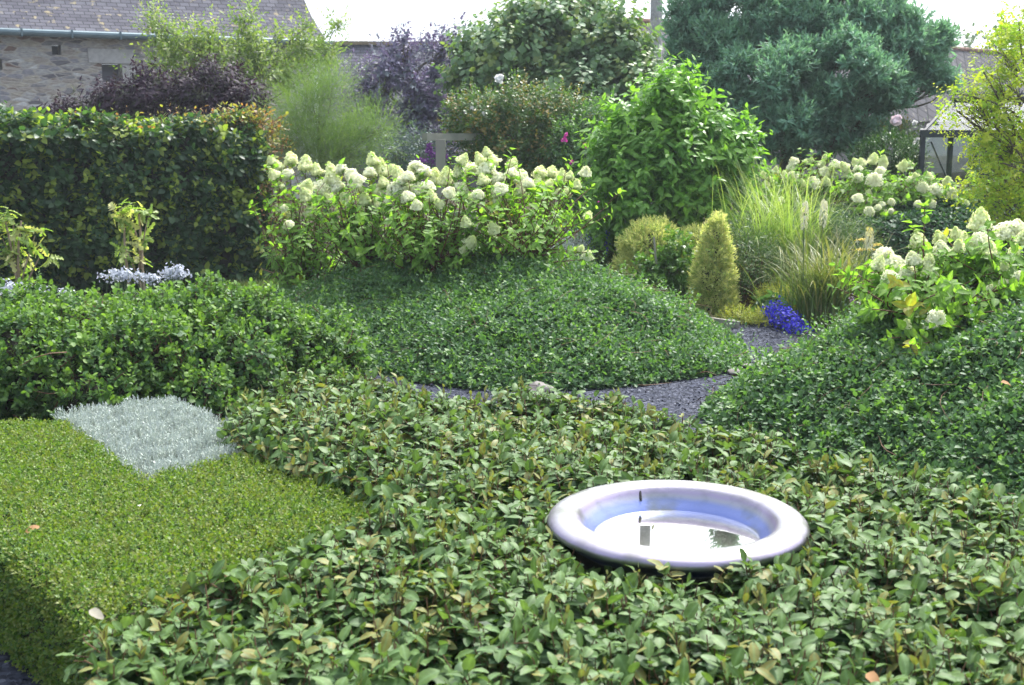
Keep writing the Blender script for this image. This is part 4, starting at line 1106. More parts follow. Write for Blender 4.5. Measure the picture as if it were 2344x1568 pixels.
tree('purple_elder', 'dark purple black elder shrub above the beech hedge', pxlumps([(160, 258, 60, 16, 16.6), (250, 235, 55, 28, 16.6), (320, 230, 70, 40, 16.6), (420, 220, 80, 48, 16.5), (520, 215, 60, 50, 16.5), (580, 240, 30, 45, 16.4), (470, 170, 30, 22, 16.6), (340, 180, 25, 20, 16.6)]),
     170, 9, .20, .11, .034, T_NARROW, MT['elder'], base_of(400, 16.7), at(400, 230, 16.7), .05, 'shrub', 'twig', droop=.45, shell=(.2, 1.1), up=.6, noise=.4, cull=.5, spread=(80, 50), tw=8)
MT['pale'] = leafmat('pale lime tree leaf', (.13, .20, .06), (.21, .28, .09), fresh=(.30, .34, .14), rough=.5, trans=.4, fthr=.75)
tree('young_tree', 'airy pale lime green young tree reaching up the stone barn wall',
     pxlumps([(347, 50, 20, 28, 18.6), (375, 85, 35, 30, 18.6), (440, 110, 60, 40, 18.6), (560, 45, 22, 28, 18.8), (572, 90, 30, 35, 18.8), (400, 150, 70, 40, 18.5), (500, 140, 60, 45, 18.6), (580, 150, 50, 50, 18.6), (690, 110, 55, 38, 19), (660, 170, 60, 45, 18.8), (740, 130, 30, 40, 19), (560, 200, 60, 50, 18.4), (475, 75, 14, 20, 18.7), (705, 60, 16, 12, 19), (640, 90, 12, 18, 19)]),
     130, 7, .22, .075, .036, T_OVAL, MT['pale'], base_of(530, 18.8), at(530, 120, 18.8), .05, bark='bark_green', droop=.15, shell=(.1, 1.1), up=.7, noise=.4, cull=.4, tw=6)
tree('overhanging_branch', 'single leafy spray against the sky right of the stone barn roof', pxlumps([(772, 52, 20, 13, 19.2)]), 260, 7, .2, .06, .028, T_OVAL, MT['pale'], at(742, 128, 19.0), at(765, 70, 19.2), .012, 'branch', 'bark_green', shell=(.1, 1.1), noise=.3, tw=4)
MT['fine'] = leafmat('fine feathery green', (.10, .175, .055), (.16, .24, .08), fresh=(.22, .29, .10), rough=.6, trans=.35, fthr=.8)
tree('tamarisk', 'feathery soft green tamarisk between the beech hedge and the timber post',
     pxlumps([(715, 240, 70, 75, 14.8), (760, 200, 30, 50, 14.9), (695, 320, 75, 70, 14.6), (800, 330, 80, 55, 14.6), (860, 300, 45, 40, 14.6), (750, 370, 110, 40, 14.5), (640, 340, 40, 60, 14.7)]),
     420, 9, .34, .11, .0045, T_NARROW, MT['fine'], base_of(720, 14.7), at(730, 260, 14.7), .03, 'shrub', 'bark_green', droop=.0, shell=(.1, 1.), up=.9, noise=.25, cull=.4, spread=(35, 12), tw=6, curl=.25)
MT['rose'] = leafmat('rose leaf', (.065, .125, .045), (.105, .175, .055), fresh=(.28, .20, .07), back=(.12, .18, .09), rough=.4, trans=.3, fthr=.82)
tr_, P, A = tree('climbing_rose', 'rose thicket with orange young tips trained over the timber arch',
     pxlumps([(1110, 270, 85, 50, 15.6), (1200, 255, 95, 50, 15.7), (1160, 330, 120, 55, 15.7), (1280, 290, 60, 75, 15.6), (1265, 350, 90, 55, 15.5), (1060, 270, 45, 40, 15.6), (1200, 400, 120, 50, 15.6), (1330, 330, 45, 70, 15.5)]),
     330, 7, .16, .05, .032, T_OVAL, MT['rose'], base_of(1200, 15.7), at(1180, 320, 15.7), .03, 'rose', 'twig', droop=.15, shell=(.45, 1.05), up=.5, noise=.25, cull=.62, tw=6)


def flower(px, py, Y, r, mat, parent, n=34):
    c = at(px, py, Y); A = unit(rng.normal(0, 1, (n, 3)) + [0, -.6, .4]); lv = Leaves()
    lv.put(c + A * r * rng.uniform(.1, .7, (n, 1)), unit(np.cross(A, rvec(n)) + A * .5), A, r * 1.0, r * .95, rng.uniform(0, 1, (n, 4)), .3)
    return lv.build('flower', T_ROUND, mat, parent)


MT['petal_white'] = leafmat('white petal', (.82, .80, .80), (.86, .84, .82), rough=.6, trans=.3, tcol=(1, 1, 1))
MT['petal_pink'] = leafmat('magenta petal', (.42, .04, .26), (.55, .09, .36), rough=.6, trans=.3, tcol=(1.3, 1, 1.2))
MT['petal_blush'] = leafmat('blush petal', (.80, .62, .68), (.84, .74, .78), rough=.6, trans=.3, tcol=(1, 1, 1))
for px, py, r in ((1141, 182, 9), (1146, 176, 6), (1080, 248, 4), (1107, 260, 4)): flower(px, py, 15.2, r / F * 15.2, MT['petal_white'], tr_)
g = Geo(); g.tubes([at(1150, 240, 15.5)], [at(1141, 186, 15.2)], .004, .003, .03, 4, 4); g.build('flower_stalk', M['stalk'], tr_)
tc_, P, A = tree('clematis', 'dark clematis wall of leaves with a few magenta flowers right of the rose', pxlumps([(1340, 400, 60, 60, 14.9), (1320, 340, 55, 60, 15.1), (1370, 300, 45, 60, 15.2), (1360, 470, 60, 60, 14.7), (1420, 540, 60, 60, 14.3)]), 330, 6, .16, .05, .035, T_POINT, MT['cover'], base_of(1350, 14.9), at(1350, 330, 14.9), .015, 'clematis', 'twig', shell=(.5, 1.03), noise=.2, tw=5)
for px, py in ((1296, 310), (1292, 322), (1340, 332), (1309, 373), (1357, 350), (1366, 460), (1375, 365)): flower(px, py, 14.35 if py < 400 else 13.9, 6 / F * 14.3, MT['petal_pink'], tc_, 12)
MT['budd'] = leafmat('violet flower', (.22, .06, .34), (.34, .10, .46), rough=.6, trans=.25, tcol=(1, 1, 1))
tb, P, A = tree('butterfly_bush', 'blue grey leaved bush with violet flower spikes left of the timber post', pxlumps([(900, 360, 80, 40, 15.6), (960, 345, 45, 45, 15.6), (1010, 380, 40, 40, 15.6)]), 260, 7, .2, .07, .018, T_NARROW, leafmat('blue grey leaf', (.07, .11, .12), (.11, .15, .17), rough=.5, trans=.25), base_of(950, 15.7), at(950, 350, 15.7), .02, 'bush', 'twig', shell=(.3, 1.05), noise=.25, tw=4)
for a_, b_ in (((955, 365), (1000, 372)), ((978, 346), (997, 358)), ((980, 330), (985, 345)), ((1008, 350), (1022, 362))):
    p0, p1 = at(*a_, 15.1), at(*b_, 15.15); k = 90; u = rng.uniform(0, 1, k)[:, None]; lv = Leaves()
    lv.put(p0 + (p1 - p0) * u + rng.normal(0, .016, (k, 3)) * (.4 + u), rvec(k), rvec(k), .028, .022, rng.uniform(0, 1, (k, 4))); lv.build('flower_spike', T_TINY, MT['budd'], tb)
MT['dark_ever'] = leafmat('dark evergreen leaf', (.028, .075, .022), (.05, .115, .03), fresh=(.09, .17, .04), rough=.4, trans=.2, fthr=.75)
tree('evergreen_bush', 'dark green rounded evergreen left of the greenhouse', pxlumps([(2030, 355, 60, 38, 15.6), (2000, 375, 50, 30, 15.5), (2065, 370, 45, 32, 15.6)]), 420, 8, .13, .06, .016, T_OVAL, MT['dark_ever'], base_of(2030, 15.7), at(2030, 350, 15.7), .03, 'bush', shell=(.7, 1.03), up=.9, noise=.12, spread=(55, 20))
tw_, P, A = tree('white_rose', 'straggly white flowered rose growing beside the greenhouse', pxlumps([(2060, 310, 45, 25, 16.4), (2090, 360, 20, 45, 16.2)]), 300, 6, .16, .05, .03, T_OVAL, MT['rose'], base_of(2075, 16.3), at(2065, 310, 16.4), .02, 'rose', 'twig', shell=(.2, 1.1), noise=.3)
for px, py, r, m in ((2050, 277, 11, 'petal_blush'), (2055, 270, 7, 'petal_blush'), (2093, 281, 5, 'petal_white'), (2127, 288, 5, 'petal_white'), (2110, 300, 5, 'petal_white'), (2100, 321, 5, 'petal_white'), (2094, 330, 7, 'petal_white'), (2103, 340, 4, 'petal_white'), (2026, 316, 5, 'petal_white'), (2106, 352, 4, 'petal_white')): flower(px, py, 15.9, r / F * 15.9, MT[m], tw_)
MT['locust'] = leafmat('golden locust leaflet', (.20, .33, .04), (.34, .45, .06), fresh=(.50, .52, .10), back=(.24, .28, .07), rough=.5, trans=.45, fthr=.72, age=(.36, .36, .05))
LT = pxlumps([(a_ - 4, b_, c_, d_, e_) for a_, b_, c_, d_, e_ in [(2200, 215, 35, 12, 10.3), (2335, 50, 45, 55, 10.6), (2300, 120, 55, 40, 10.5), (2255, 165, 40, 22, 10.4), (2310, 195, 70, 35, 10.5), (2235, 225, 45, 20, 10.3), (2290, 250, 75, 30, 10.5), (2195, 255, 40, 14, 10.3), (2280, 290, 50, 22, 10.4), (2320, 310, 60, 40, 10.6), (2270, 345, 70, 35, 10.5), (2320, 400, 80, 50, 10.6), (2265, 420, 60, 45, 10.5), (2310, 470, 70, 45, 10.4), (2275, 365, 40, 25, 10.4), (2420, 150, 110, 120, 10.9), (2440, 350, 110, 140, 10.9), (2270, 470, 40, 40, 10.4)]])
tree('golden_locust_tree', 'golden yellow feathery leaved tree at the right edge of the picture', sub_lumps(LT, 7, .48, .26), 190, 14, .19, .042, .019, T_OVAL, MT['locust'], base_of(2450, 10.9), at(2420, 60, 10.9), .05, droop=.25, shell=(.2, 1.05), up=.1, outw=1.4, noise=.2, cull=.3, spread=(75, 60), tip=.8, tw=0, main=LT)
MT['far'] = leafmat('far tree leaf', (.07, .12, .06), (.11, .17, .08), rough=.6, trans=.25)
for lab, L, Y in (('distant rounded tree just over the right barn ridge', [(2195, 112, 30, 20, 62), (2165, 122, 20, 12, 62), (2225, 124, 20, 10, 62)], 62), ('darker distant tree by the thin chimney pipe', [(2300, 108, 30, 26, 58), (2275, 122, 25, 16, 58), (2330, 100, 30, 30, 58)], 58)):
    tree('distant_tree', lab, pxlumps(L), 6, 6, .8, .28, .22, T_ROUND, MT['far'], base_of(L[0][0], Y), at(L[0][0], L[0][1], Y), .2, group='distant trees over the barn', noise=.3, shell=(.4, 1.05))

# ------------------------------------------------------------------ buildings
M['slate'] = slatemat('blue slate roof', (.055, .053, .072), (.092, .09, .112), (.02, .02, .026), .22, .135, lichen=(.34, .28, .15), mort=.010)
M['slate2'] = slatemat('small slate roof', (.055, .055, .075), (.09, .088, .115), (.02, .02, .026), .22, .14, lichen=(.30, .26, .16), mort=.010)
M['diamond'] = slatemat('diagonal slate roof', (.040, .037, .044), (.080, .075, .085), (.012, .012, .015), .42, .42, math.radians(45), lichen=(.26, .24, .2), off=0., mort=.028)
M['stonewall'] = stonemat('rubble stone')


def quad_uv(name, pts, mat, parent, thick=.0):
    """flat sheet: pts = bottom left, bottom right, top right, top left"""
    p = np.array(pts, float); ux = unit(p[1] - p[0]); nz = unit(np.cross(p[1] - p[0], p[3] - p[0])); uy = np.cross(nz, ux)
    uv = np.stack([(p - p[0]) @ ux, (p - p[0]) @ uy], 1)
    q = p - nz * thick
    V = np.concatenate([p, q]); UV = np.concatenate([uv, uv])
    return obj(name, V, [(0, 1, 2, 3), (7, 6, 5, 4), (0, 4, 5, 1), (1, 5, 6, 2), (2, 6, 7, 3), (3, 7, 4, 0)], mat, parent, smooth=False, uv=UV)


UP = np.array([0, 0, 1.])
# stone barn
ez = 3.7
E0, E1 = atz(0, 64, ez), atz(746, 92, ez)
e = unit(E1 - E0); E0 = E0 - e * 5; out = np.array([e[1], -e[0], 0])       # out = towards the garden
barn = thing('stone_barn', 'old rubble stone barn with slate roof and zinc gutter', 'barn', (E0[0] * .5 + E1[0] * .5, E0[1] * .5 + E1[1] * .5, 0))
W0, W1 = E0 - out * .28, E1 - out * .28 - e * .22
wz = ez - .06
LW = float((W1 - W0) @ e)


def wpos(px, py):                              # hit the garden wall of the barn
    d = ray(px, py); o_ = np.array([0, 0, H]); t = ((W0 - o_) @ out) / (d @ out); p_ = o_ + d * t
    return float((p_ - W0) @ e), float(p_[2])


holes = []
for a_, b_ in (((118, 102), (141, 126)), ((232, 145), (282, 215)), ((634, 122), (660, 172)), ((-8, 135), (6, 160))):
    x0, z1 = wpos(*a_); x1, z0 = wpos(*b_); holes.append((x0, x1, z0, z1))
xs = sorted({0., LW} | {h[0] for h in holes} | {h[1] for h in holes}); zs = sorted({-.1, wz} | {h[2] for h in holes} | {h[3] for h in holes})
V, T, UVs = [], [], []
P3 = lambda x, z, dpt=0.: np.array([W0[0], W0[1], 0]) + e * x + UP * z - out * dpt
for i in range(len(xs) - 1):
    for j in range(len(zs) - 1):
        xm, zm = (xs[i] + xs[i + 1]) / 2, (zs[j] + zs[j + 1]) / 2
        if any(h[0] < xm < h[1] and h[2] < zm < h[3] for h in holes): continue
        k = len(V)
        for x, z in ((xs[i], zs[j]), (xs[i + 1], zs[j]), (xs[i + 1], zs[j + 1]), (xs[i], zs[j + 1])): V.append(P3(x, z)); UVs.append((x, z))
        T.append((k, k + 1, k + 2, k + 3))
for x0, x1, z0, z1 in holes:                   # reveals
    for (xa, za), (xb, zb) in (((x0, z0), (x0, z1)), ((x0, z1), (x1, z1)), ((x1, z1), (x1, z0)), ((x1, z0), (x0, z0))):
        k = len(V)
        for x, z, d_ in ((xa, za, 0), (xb, zb, 0), (xb, zb, .35), (xa, za, .35)): V.append(P3(x, z, d_)); UVs.append((x + d_, z + d_))
        T.append((k, k + 1, k + 2, k + 3))
k = len(V)                                     # far gable return
for x, z, d_ in ((LW, -.1, 0), (LW, -.1, 6), (LW, wz, 6), (LW, wz, 0)): V.append(P3(x, z, d_)); UVs.append((x + d_, z))
T.append((k, k + 1, k + 2, k + 3))
obj('wall', V, T, M['stonewall'], barn, smooth=False, uv=UVs)
for i, (x0, x1, z0, z1) in enumerate(holes):
    g = Geo(); c = P3((x0 + x1) / 2, (z0 + z1) / 2, .33); R = np.stack([e, -out, UP], 1)
    g.box(c, (x1 - x0 - .01, .02, z1 - z0 - .01), R)
    wn = g.build('window' if i == 1 else 'opening', M['dark_hole'] if i != 1 else plainmat('grey shutter', (.10, .10, .13), (.15, .15, .19), 4, .7, .1), barn)
    if i in (1, 2):
        g = Geo(); g.box(P3((x0 + x1) / 2, z1 + .155, -.012), (x1 - x0 + .55, .06, .30), R); g.build('lintel', M['granite'], barn)
        g = Geo(); g.box(P3(x1 + .15, (z0 + z1) / 2 - .02, -.010), (.29, .05, z1 - z0 - .02), R); g.build('jamb', M['granite'], barn)
g = Geo(); R = np.stack([e, -out, UP], 1)
for j in range(7): g.box(P3(LW - (.22 if j % 2 else .32), .55 * j + .25, -.008), (.44 if j % 2 else .64, .04, .5), R)
g.build('quoins', M['granite'], barn)
pts = [(0, 0), (.9, .62), (2.2, 1.85), (5.2, 5.0)]            # roof section, bell-cast at the eave
V, T, UVs = [], [], []; run = 0.
for i, (h_, v_) in enumerate(pts):
    if i: run += math.hypot(h_ - pts[i - 1][0], v_ - pts[i - 1][1])
    for x in (0, 1): p_ = (E0 if x == 0 else E1) - out * h_ + UP * v_; V.append(p_); UVs.append(((p_ - E0) @ e, run))
for i in range(3): T.append((2 * i, 2 * i + 1, 2 * i + 3, 2 * i + 2))
n0 = len(V)
for v_ in list(V): V.append(v_ - UP * .06)
UVs = UVs + UVs
for i in range(3): T += [(n0 + 2 * i, n0 + 2 * i + 2, n0 + 2 * i + 3, n0 + 2 * i + 1), (2 * i + 1, n0 + 2 * i + 1, n0 + 2 * i + 3, 2 * i + 3)]
T.append((0, n0, n0 + 1, 1))
obj('roof', V, T, M['slate'], barn, smooth=False, uv=UVs)
g = Geo(); v_, t_ = tubes([E0 + out * .05 - UP * .075], [E1 + out * .05 - UP * .075 + e * .12], .075, .075, 0, 1, 10); g.add(v_, t_)
for k in np.arange(.4, float((E1 - E0) @ e), 1.0): g.box(E0 + e * k + out * .05 - UP * .075, (.03, .165, .165), R)
g.build('gutter', M['zinc'], barn)
dp = wpos(719, 140); g = Geo(); a_ = P3(dp[0], wz - .1, -.06); g.tubes([a_], [a_ * [1, 1, 0]], .045, .045, 0, 2, 10); g.build('downpipe', M['white_paint'], barn, True)

# long low slate building in the middle
rz = 4.1
R0, R1 = atz(690, 102, rz), atz(1430, 102, rz)
mb = thing('slate_outbuilding', 'long slate roofed outbuilding behind the purple tree', 'outbuilding', ((R0[0] + R1[0]) / 2, R0[1] - 2, 0))
quad_uv('roof', [R0 + [0, -3, -2.5], R1 + [0, -3, -2.5], R1, R0], M['slate2'], mb, .06)
g = Geo(); g.box((R0 + R1) / 2 + [0, -2.7, -2.62 - .8], (R1[0] - R0[0], .3, 1.9)); g.build('wall', M['render'], mb)
g = Geo(); nb = 34
for k in range(nb): g.box(R0 + (R1 - R0) * (k + .5) / nb + [0, .02, .03 + rng.uniform(0, .015)], ((R1[0] - R0[0]) / nb - .012, .26, .10))
g.build('ridge_tiles', M['ridge'], mb)

# long barn on the right
rz = 4.3
R0, R1 = atz(1409, 45, rz), atz(2420, 133, rz)
d = unit(R1 - R0); R1 = R1 + d * 4; fw = np.array([d[1], -d[0], 0]); hs, dr = 2.35, 2.45
rb = thing('long_barn', 'long barn with diagonal grey slates and mossy red ridge behind the acacia', 'barn', tuple((R0 + R1) / 2 * [1, 1, 0]))
quad_uv('roof', [R0 + fw * hs - UP * dr, R1 + fw * hs - UP * dr, R1, R0], M['diamond'], rb, .06)
quad_uv('roof', [R1 - fw * hs - UP * dr, R0 - fw * hs - UP * dr, R0, R1], M['diamond'], rb, .06)
g = Geo(); Rm = np.stack([d, -fw, UP], 1)
g.box((R0 + R1) / 2 + fw * (hs - .3) - UP * (dr + .75), (np.linalg.norm(R1 - R0) - .3, .3, 1.6), Rm)
g.box((R0 + R1) / 2 - fw * (hs - .3) - UP * (dr + .75), (np.linalg.norm(R1 - R0) - .3, .3, 1.6), Rm)
g.build('wall', M['render'], rb)
a_ = R0 + d * .16; zb = dr + 1.8
obj('gable', [a_ - UP * .12, a_ + fw * (hs - .2) - UP * (dr - .1), a_ + fw * (hs - .2) - UP * (rz), a_ - fw * (hs - .2) - UP * rz, a_ - fw * (hs - .2) - UP * (dr - .1)], [(0, 1, 2), (0, 2, 3), (0, 3, 4)], M['render'], rb, smooth=False)
g = Geo()
for s in (1, -1): g.bar(R0 - d * .03 + UP * -.09, R0 + fw * hs * s - UP * (dr + .09) - d * .03, .045, .16)
g.build('bargeboard', M['white_paint'], rb)
g = Geo(); L = np.linalg.norm(R1 - R0); nb = int(L / .34)
for k in range(nb): g.tubes([R0 + d * (k * .34 + .0) + UP * (.0 + rng.uniform(0, .02))], [R0 + d * (k * .34 + .36) + UP * .015], .075, .085, 0, 1, 8)
g.build('ridge_tiles', M['redtile'], rb)
g = Geo(); c = atz(2297, 124, 4.5); g.tubes([c - UP * .8], [c + UP * .42], .07, .07, 0, 1, 10); g.tubes([c + UP * .42], [c + UP * .47], .10, .10, 0, 1, 10); g.build('flue_pipe', M['white_paint'], rb, True)

# concrete pole
pp = np.array(base_of(1494, 23.)); g = Geo()
g.tubes([pp], [pp + [-.06, 0, 11.5]], .118, .095, .0, 10, 14)
pole = thing('utility_pole', 'tall weathered grey concrete pole between the two big trees', 'pole', tuple(pp)); g.build('shaft', M['concrete'], pole, True)
g = Geo(); g.bar(pp + [-.9, -.18, 10.9], pp + [.9, -.18, 10.9], .09, .09); g.build('crossarm', M['concrete'], pole)

# timber arch
AY = 15.0
a_, b_ = at(1008, 320, AY), at(1008, 320, AY) * [1, 1, 0]; arch = thing('timber_arch', 'weathered grey timber post and beam carrying the rose', 'arch', tuple(b_))
g = Geo(); g.box((a_ + b_) / 2, (.115, .115, a_[2])); g.build('post', M['wood'], arch)
c0, c1 = at(971, 314, AY - .02), at(1200, 312, AY + 1.1); c1[2] = c0[2]; g = Geo(); g.bar(c0, c1, .10, .085); g.build('beam', M['wood_h'], arch)
# seat back glimpsed between the hydrangea stems
tY = 11.9; c = at(1042, 548, tY); tl = thing('wooden_lattice', 'low grey wooden lattice glimpsed between hydrangea stems on the left mound', 'lattice', (c[0], c[1], float(left_mound.z(np.array([[c[0], c[1]]]))[0])))
g = Geo(); zb = tl.location.z - .02
for x in (-.17, .17): g.box((c[0] + x, c[1], (zb + .78) / 2 + .05), (.06, .06, .78 - zb + .1))
for z in (.86, .72, .6): g.box((c[0], c[1] - .004, z), (.46, .04, .055))
for x in (-.09, -.02, .06): g.box((c[0] + x, c[1] + .004, (zb + .8) / 2), (.022, .02, .8 - zb))
g.build('frame', M['wood'], tl)

# greenhouse
GY = 15.3
C0 = at(2112, 306, GY); l_ = unit(np.array([.80, -.60, 0])); g_ = unit(np.array([.66, .75, 0])); gw, gl = .88, 2.6
ezg, rzg = C0[2], at(2190, 230, GY + .66)[2]
base = C0 * [1, 1, 0]
gh = thing('greenhouse', 'small dark framed glass greenhouse with ridge cresting behind the golden locust', 'greenhouse', tuple(base))
fr_ = Geo(); w = .055
X = lambda a, b, z: base + l_ * a + g_ * b + UP * z
for a in (0, .75, 1.5, 2.25): fr_.bar(X(a, 0, 0), X(a, 0, ezg), w, w, up=(1, 0, 0))
for b in (gw, 2 * gw): fr_.bar(X(0, b, 0), X(0, b, ezg + (rzg - ezg if b == gw else 0) - .03), w, w, up=(1, 0, 0))
for b in (0, 2 * gw): fr_.bar(X(-.03, b, ezg), X(gl, b, ezg), .06, .09)
fr_.bar(X(0, 0, ezg), X(0, 2 * gw, ezg), .05, .07); fr_.bar(X(-.03, gw, rzg), X(gl, gw, rzg), .07, .07)
for a in (0, .75, 1.5, 2.25):
    for b in (0, 2 * gw): fr_.bar(X(a, b, ezg), X(a, gw, rzg), .035, .045)
fr_.bar(X(0, 0, .5), X(gl, 0, .5), .05, .05); fr_.bar(X(.1, .02, ezg - .1), X(.6, .02, .5), .02, .02)
fr_.build('frame', M['black_metal'], gh)
gm_ = bpy.data.materials.new('greenhouse glass'); nt, N, Lk = nodes(gm_)
tr = N('ShaderNodeBsdfTransparent'); tr.inputs['Color'].default_value = (.82, .88, .86, 1); gl_ = N('ShaderNodeBsdfGlossy'); gl_.inputs['Roughness'].default_value = .02
fr = N('ShaderNodeFresnel'); fr.inputs['IOR'].default_value = 1.5; mx = N('ShaderNodeMixShader'); Lk(fr.outputs[0], mx.inputs[0]); Lk(tr.outputs[0], mx.inputs[1]); Lk(gl_.outputs[0], mx.inputs[2])
o = N('ShaderNodeOutputMaterial'); Lk(mx.outputs[0], o.inputs['Surface'])
for nm, q in (('glass_panes', [X(.03, 0, .5), X(gl, 0, .5), X(gl, 0, ezg - .03), X(.03, 0, ezg - .03)]), ('roof_glass', [X(.03, .01, ezg + .02), X(gl, .01, ezg + .02), X(gl, gw - .03, rzg), X(.03, gw - .03, rzg)]), ('gable_glass', [X(0, .03, .5), X(0, 2 * gw - .03, .5), X(0, 2 * gw - .03, ezg - .03), X(0, .03, ezg - .03)])):
    obj(nm, q, [(0, 1, 2, 3)], gm_, gh, smooth=False)
g = Geo()
g.bar(X(0, gw, rzg + .07), X(gl, gw, rzg + .07), .014, .014)
for a in np.arange(0, 2.4, .2):
    hh = .22 if a == 0 else .11
    g.tubes([X(a, gw, rzg + .02)], [X(a, gw, rzg + .05 + hh)], .012, .006, 0, 2, 6)
    for s in (-1, 1): g.tubes([X(a, gw, rzg + .05)], [X(a + s * .04, gw, rzg + .05 + hh * .55)], .010, .007, .1, 3, 5)
g.build('ridge_cresting', M['black_metal'], gh, True)

c_ = X(1.0, .95, 0)
scatter_plant('greenhouse_plants', 'leafy green plants seen through the greenhouse glass', 'plants', [((c_[0], c_[1], .55), (.55, .35, .45)), ((c_[0] - .3, c_[1] + .2, .9), (.35, .3, .4)), ((c_[0] + .5, c_[1] - .3, .8), (.4, .3, .5))], 160, 7, .16, .09, .05, T_POINT, MT['midgreen'], (c_[0], c_[1], 0), M['stalk'], shell=(.2, 1.), noise=.2, up=.6)

# small things
def rock(name, label, cat, c, r, mat):
    g = Geo(); n, m = 18, 12; a = np.arange(n) * 2 * PI / n; el = np.linspace(-PI / 2, PI / 2, m)
    U = np.array([[math.cos(y) * math.cos(x), math.cos(y) * math.sin(x), math.sin(y)] for x in a for y in el])
    b = Bumps(7, 1.6, .22); U = U * (1 + b(U))[:, None] * np.array(r)
    i = np.arange(n)[:, None]; k = np.arange(m - 1)[None]
    g.add(np.array(c) + U, np.stack([i * m + k, (i + 1) % n * m + k, (i + 1) % n * m + k + 1, i * m + k + 1], -1).reshape(-1, 4))
    return tag(g.build(name, M[mat], None, True), label, cat)


c = atz(1232, 898, .0); rock('boulder', 'pinkish grey rounded stone at the foot of the left mound', 'stone', c, (.10, .08, .05), 'stone')
c = atz(1683, 852, .02); rock('edging_stone', 'pale flat stone at the right toe of the left mound', 'stone', c, (.06, .05, .024), 'stone')
c = atz(1712, 838, .02); rock('edging_stone', 'smaller tan stone beyond the pale flat one by the path', 'stone', c, (.05, .04, .02), 'stone')
g = Geo(); g.bar(atz(1575, 728, .03), atz(1690, 745, .03), .03, .07)
tag(g.build('timber_edging', M['wood'], None), 'grey board edging between the flower bed and the gravel', 'edging')

M['dead'] = leafmat('dead leaf', (.30, .14, .06), (.42, .24, .12), rough=.7, trans=.2)
M['pale'] = leafmat('bleached dead leaf', (.34, .30, .24), (.42, .38, .31), rough=.8, trans=.15)
M['petal'] = leafmat('fallen petal', (.75, .72, .66), (.82, .80, .75), rough=.7, trans=.2)
for nm, lab, px, py, z, s, m in (('fallen_leaf', 'dry orange brown leaf lying on the low bright green hedge near the left edge', 92, 1205, ZG + .012, .05, 'dead'),
                                 ('fallen_petal', 'white petal lying in the middle of the low bright green hedge', 318, 1160, ZG + .012, .022, 'petal'),
                                 ('fallen_leaf', 'curled whitish dead leaf at the near left corner of the broad leaved hedge', 205, 1396, ZE - .01, .045, 'pale'),
                                 ('fallen_leaf', 'rusty dead leaf on the broad leaved hedge in front of the basin', 1985, 1540, ZE + .0, .045, 'dead'),
                                 ('fallen_leaf', 'tan dead leaf caught on the left mound creeper below the hydrangeas', 1090, 640, float(left_mound.z(np.array([[-.27, 9.1]]))[0]) + .05, .08, 'dead'),
                                 ('fallen_leaf', 'reddish dead leaf on the right mound below the low hydrangea heads', 2290, 875, .5, .06, 'dead')):
    c = atz(px, py, z); lv = Leaves(); N_ = np.array([[rng.normal(0, .3), -.5, 1.]]); D_ = np.array([[rng.normal(), rng.normal(0, .4), .1]])
    lv.put(c[None], D_, N_, s, s * .55, np.array([[.5, .5, .5, 0]]), .5)
    o = lv.build(nm, T_BIG, M[m]); tag(o, lab, 'petal' if 'petal' in nm else 'dead leaf')

# ------------------------------------------------------------------ light, sky, camera
AZ, EL = math.radians(28), math.radians(54)
sv = Vector((math.sin(AZ) * math.cos(EL), math.cos(AZ) * math.cos(EL), math.sin(EL)))
sd = bpy.data.lights.new('sun', 'SUN'); sd.energy = 4.2; sd.angle = math.radians(4.0); sd.color = (1, .97, .91)
so = bpy.data.objects.new('sun', sd); COL.objects.link(so); so.rotation_euler = sv.to_track_quat('Z', 'Y').to_euler()
w = bpy.data.worlds.new('World'); S.world = w; w.use_nodes = True; nt = w.node_tree; nt.nodes.clear(); N, Lk = nt.nodes.new, nt.links.new
sk = N('ShaderNodeTexSky'); sk.sky_type = 'NISHITA'; sk.sun_disc = False; sk.sun_elevation = EL; sk.sun_rotation = AZ; sk.air_density = 1.2; sk.dust_density = 3.; sk.ozone_density = 1.
tcw = N('ShaderNodeTexCoord'); dt = N('ShaderNodeVectorMath'); dt.operation = 'DOT_PRODUCT'; Lk(tcw.outputs['Generated'], dt.inputs[0]); dt.inputs[1].default_value = sv
glow = math_(N, Lk, 'ADD', 0., math_(N, Lk, 'MULTIPLY', math_(N, Lk, 'POWER', math_(N, Lk, 'MAXIMUM', dt.outputs['Value'], 0.), 4.), 3.9))
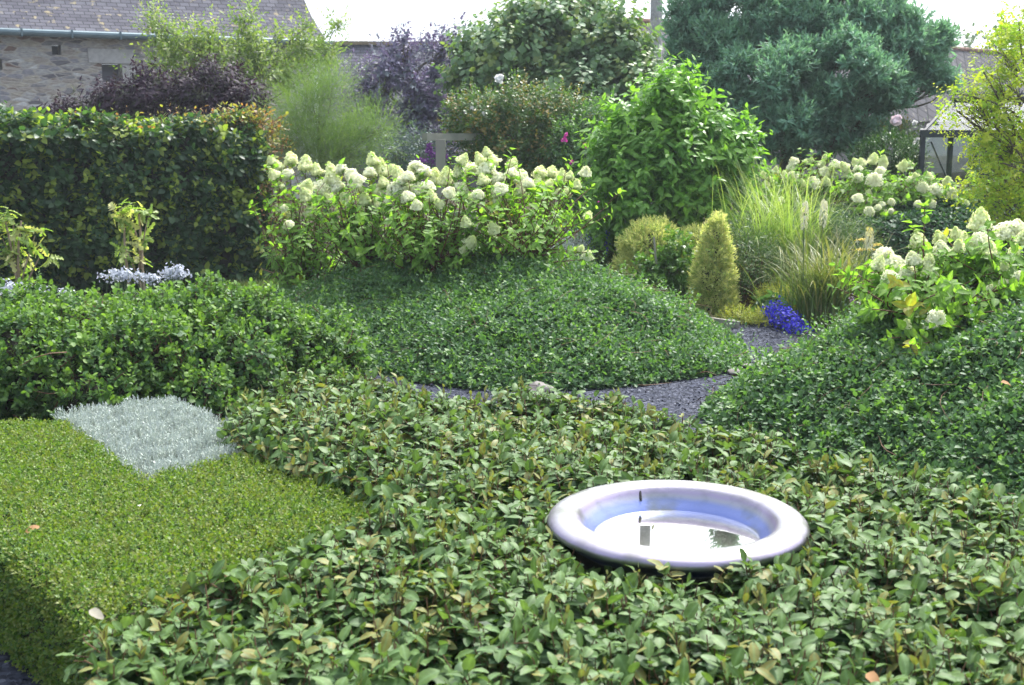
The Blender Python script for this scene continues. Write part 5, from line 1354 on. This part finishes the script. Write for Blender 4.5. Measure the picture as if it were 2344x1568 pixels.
veil = N('ShaderNodeVectorMath'); veil.operation = 'SCALE'; veil.inputs[0].default_value = (10.3, 10.4, 10.4); Lk(glow, veil.inputs['Scale'])
vadd = N('ShaderNodeVectorMath'); vadd.operation = 'ADD'; Lk(veil.outputs[0], vadd.inputs[0]); vadd.inputs[1].default_value = (5.6, 6.6, 7.9)
hz_ = mixc(N, Lk, .72, sk.outputs[0], vadd.outputs[0])            # bright milky haze, brighter towards the hidden sun
bg = N('ShaderNodeBackground'); bg.inputs['Strength'].default_value = .095; Lk(hz_, bg.inputs['Color'])
ow = N('ShaderNodeOutputWorld'); Lk(bg.outputs[0], ow.inputs['Surface'])

hm = bpy.data.materials.new('summer haze'); nt, N, Lk = nodes(hm)
pv = N('ShaderNodeVolumePrincipled'); pv.inputs['Color'].default_value = (.86, .92, 1, 1); pv.inputs['Density'].default_value = .0011; pv.inputs['Anisotropy'].default_value = .2
o = N('ShaderNodeOutputMaterial'); Lk(pv.outputs[0], o.inputs['Volume'])
g = Geo(); g.box((0, 45, 9), (130, 110, 20)); tag(g.build('haze', hm), 'thin pale blue summer haze over the garden', 'haze', kind='stuff')

cd = bpy.data.cameras.new('camera'); cam = bpy.data.objects.new('camera', cd); COL.objects.link(cam); S.camera = cam
cam.location = (0, 0, H); cam.rotation_euler = (PI / 2 - PITCH, 0, 0)
cd.sensor_width = 36; cd.lens = F / 2343 * 36; cd.clip_start = .1; cd.clip_end = 800
cd.dof.use_dof = True; cd.dof.focus_distance = 6.6; cd.dof.aperture_fstop = 6.0
S.view_settings.view_transform = 'Standard'; S.view_settings.look = 'None'; S.view_settings.gamma = 1.0
S.view_settings.exposure = .92
S.render.engine = 'CYCLES'
c = S.cycles
c.volume_bounces = 0; c.max_bounces = 6; c.diffuse_bounces = 3; c.glossy_bounces = 3; c.transmission_bounces = 4; c.transparent_max_bounces = 8
c.caustics_reflective = False; c.caustics_refractive = False
c.use_adaptive_sampling = True; c.adaptive_threshold = .02
c.use_denoising = True; c.denoiser = 'OPENIMAGEDENOISE'
c.sample_clamp_indirect = 6.
S.render.use_persistent_data = False
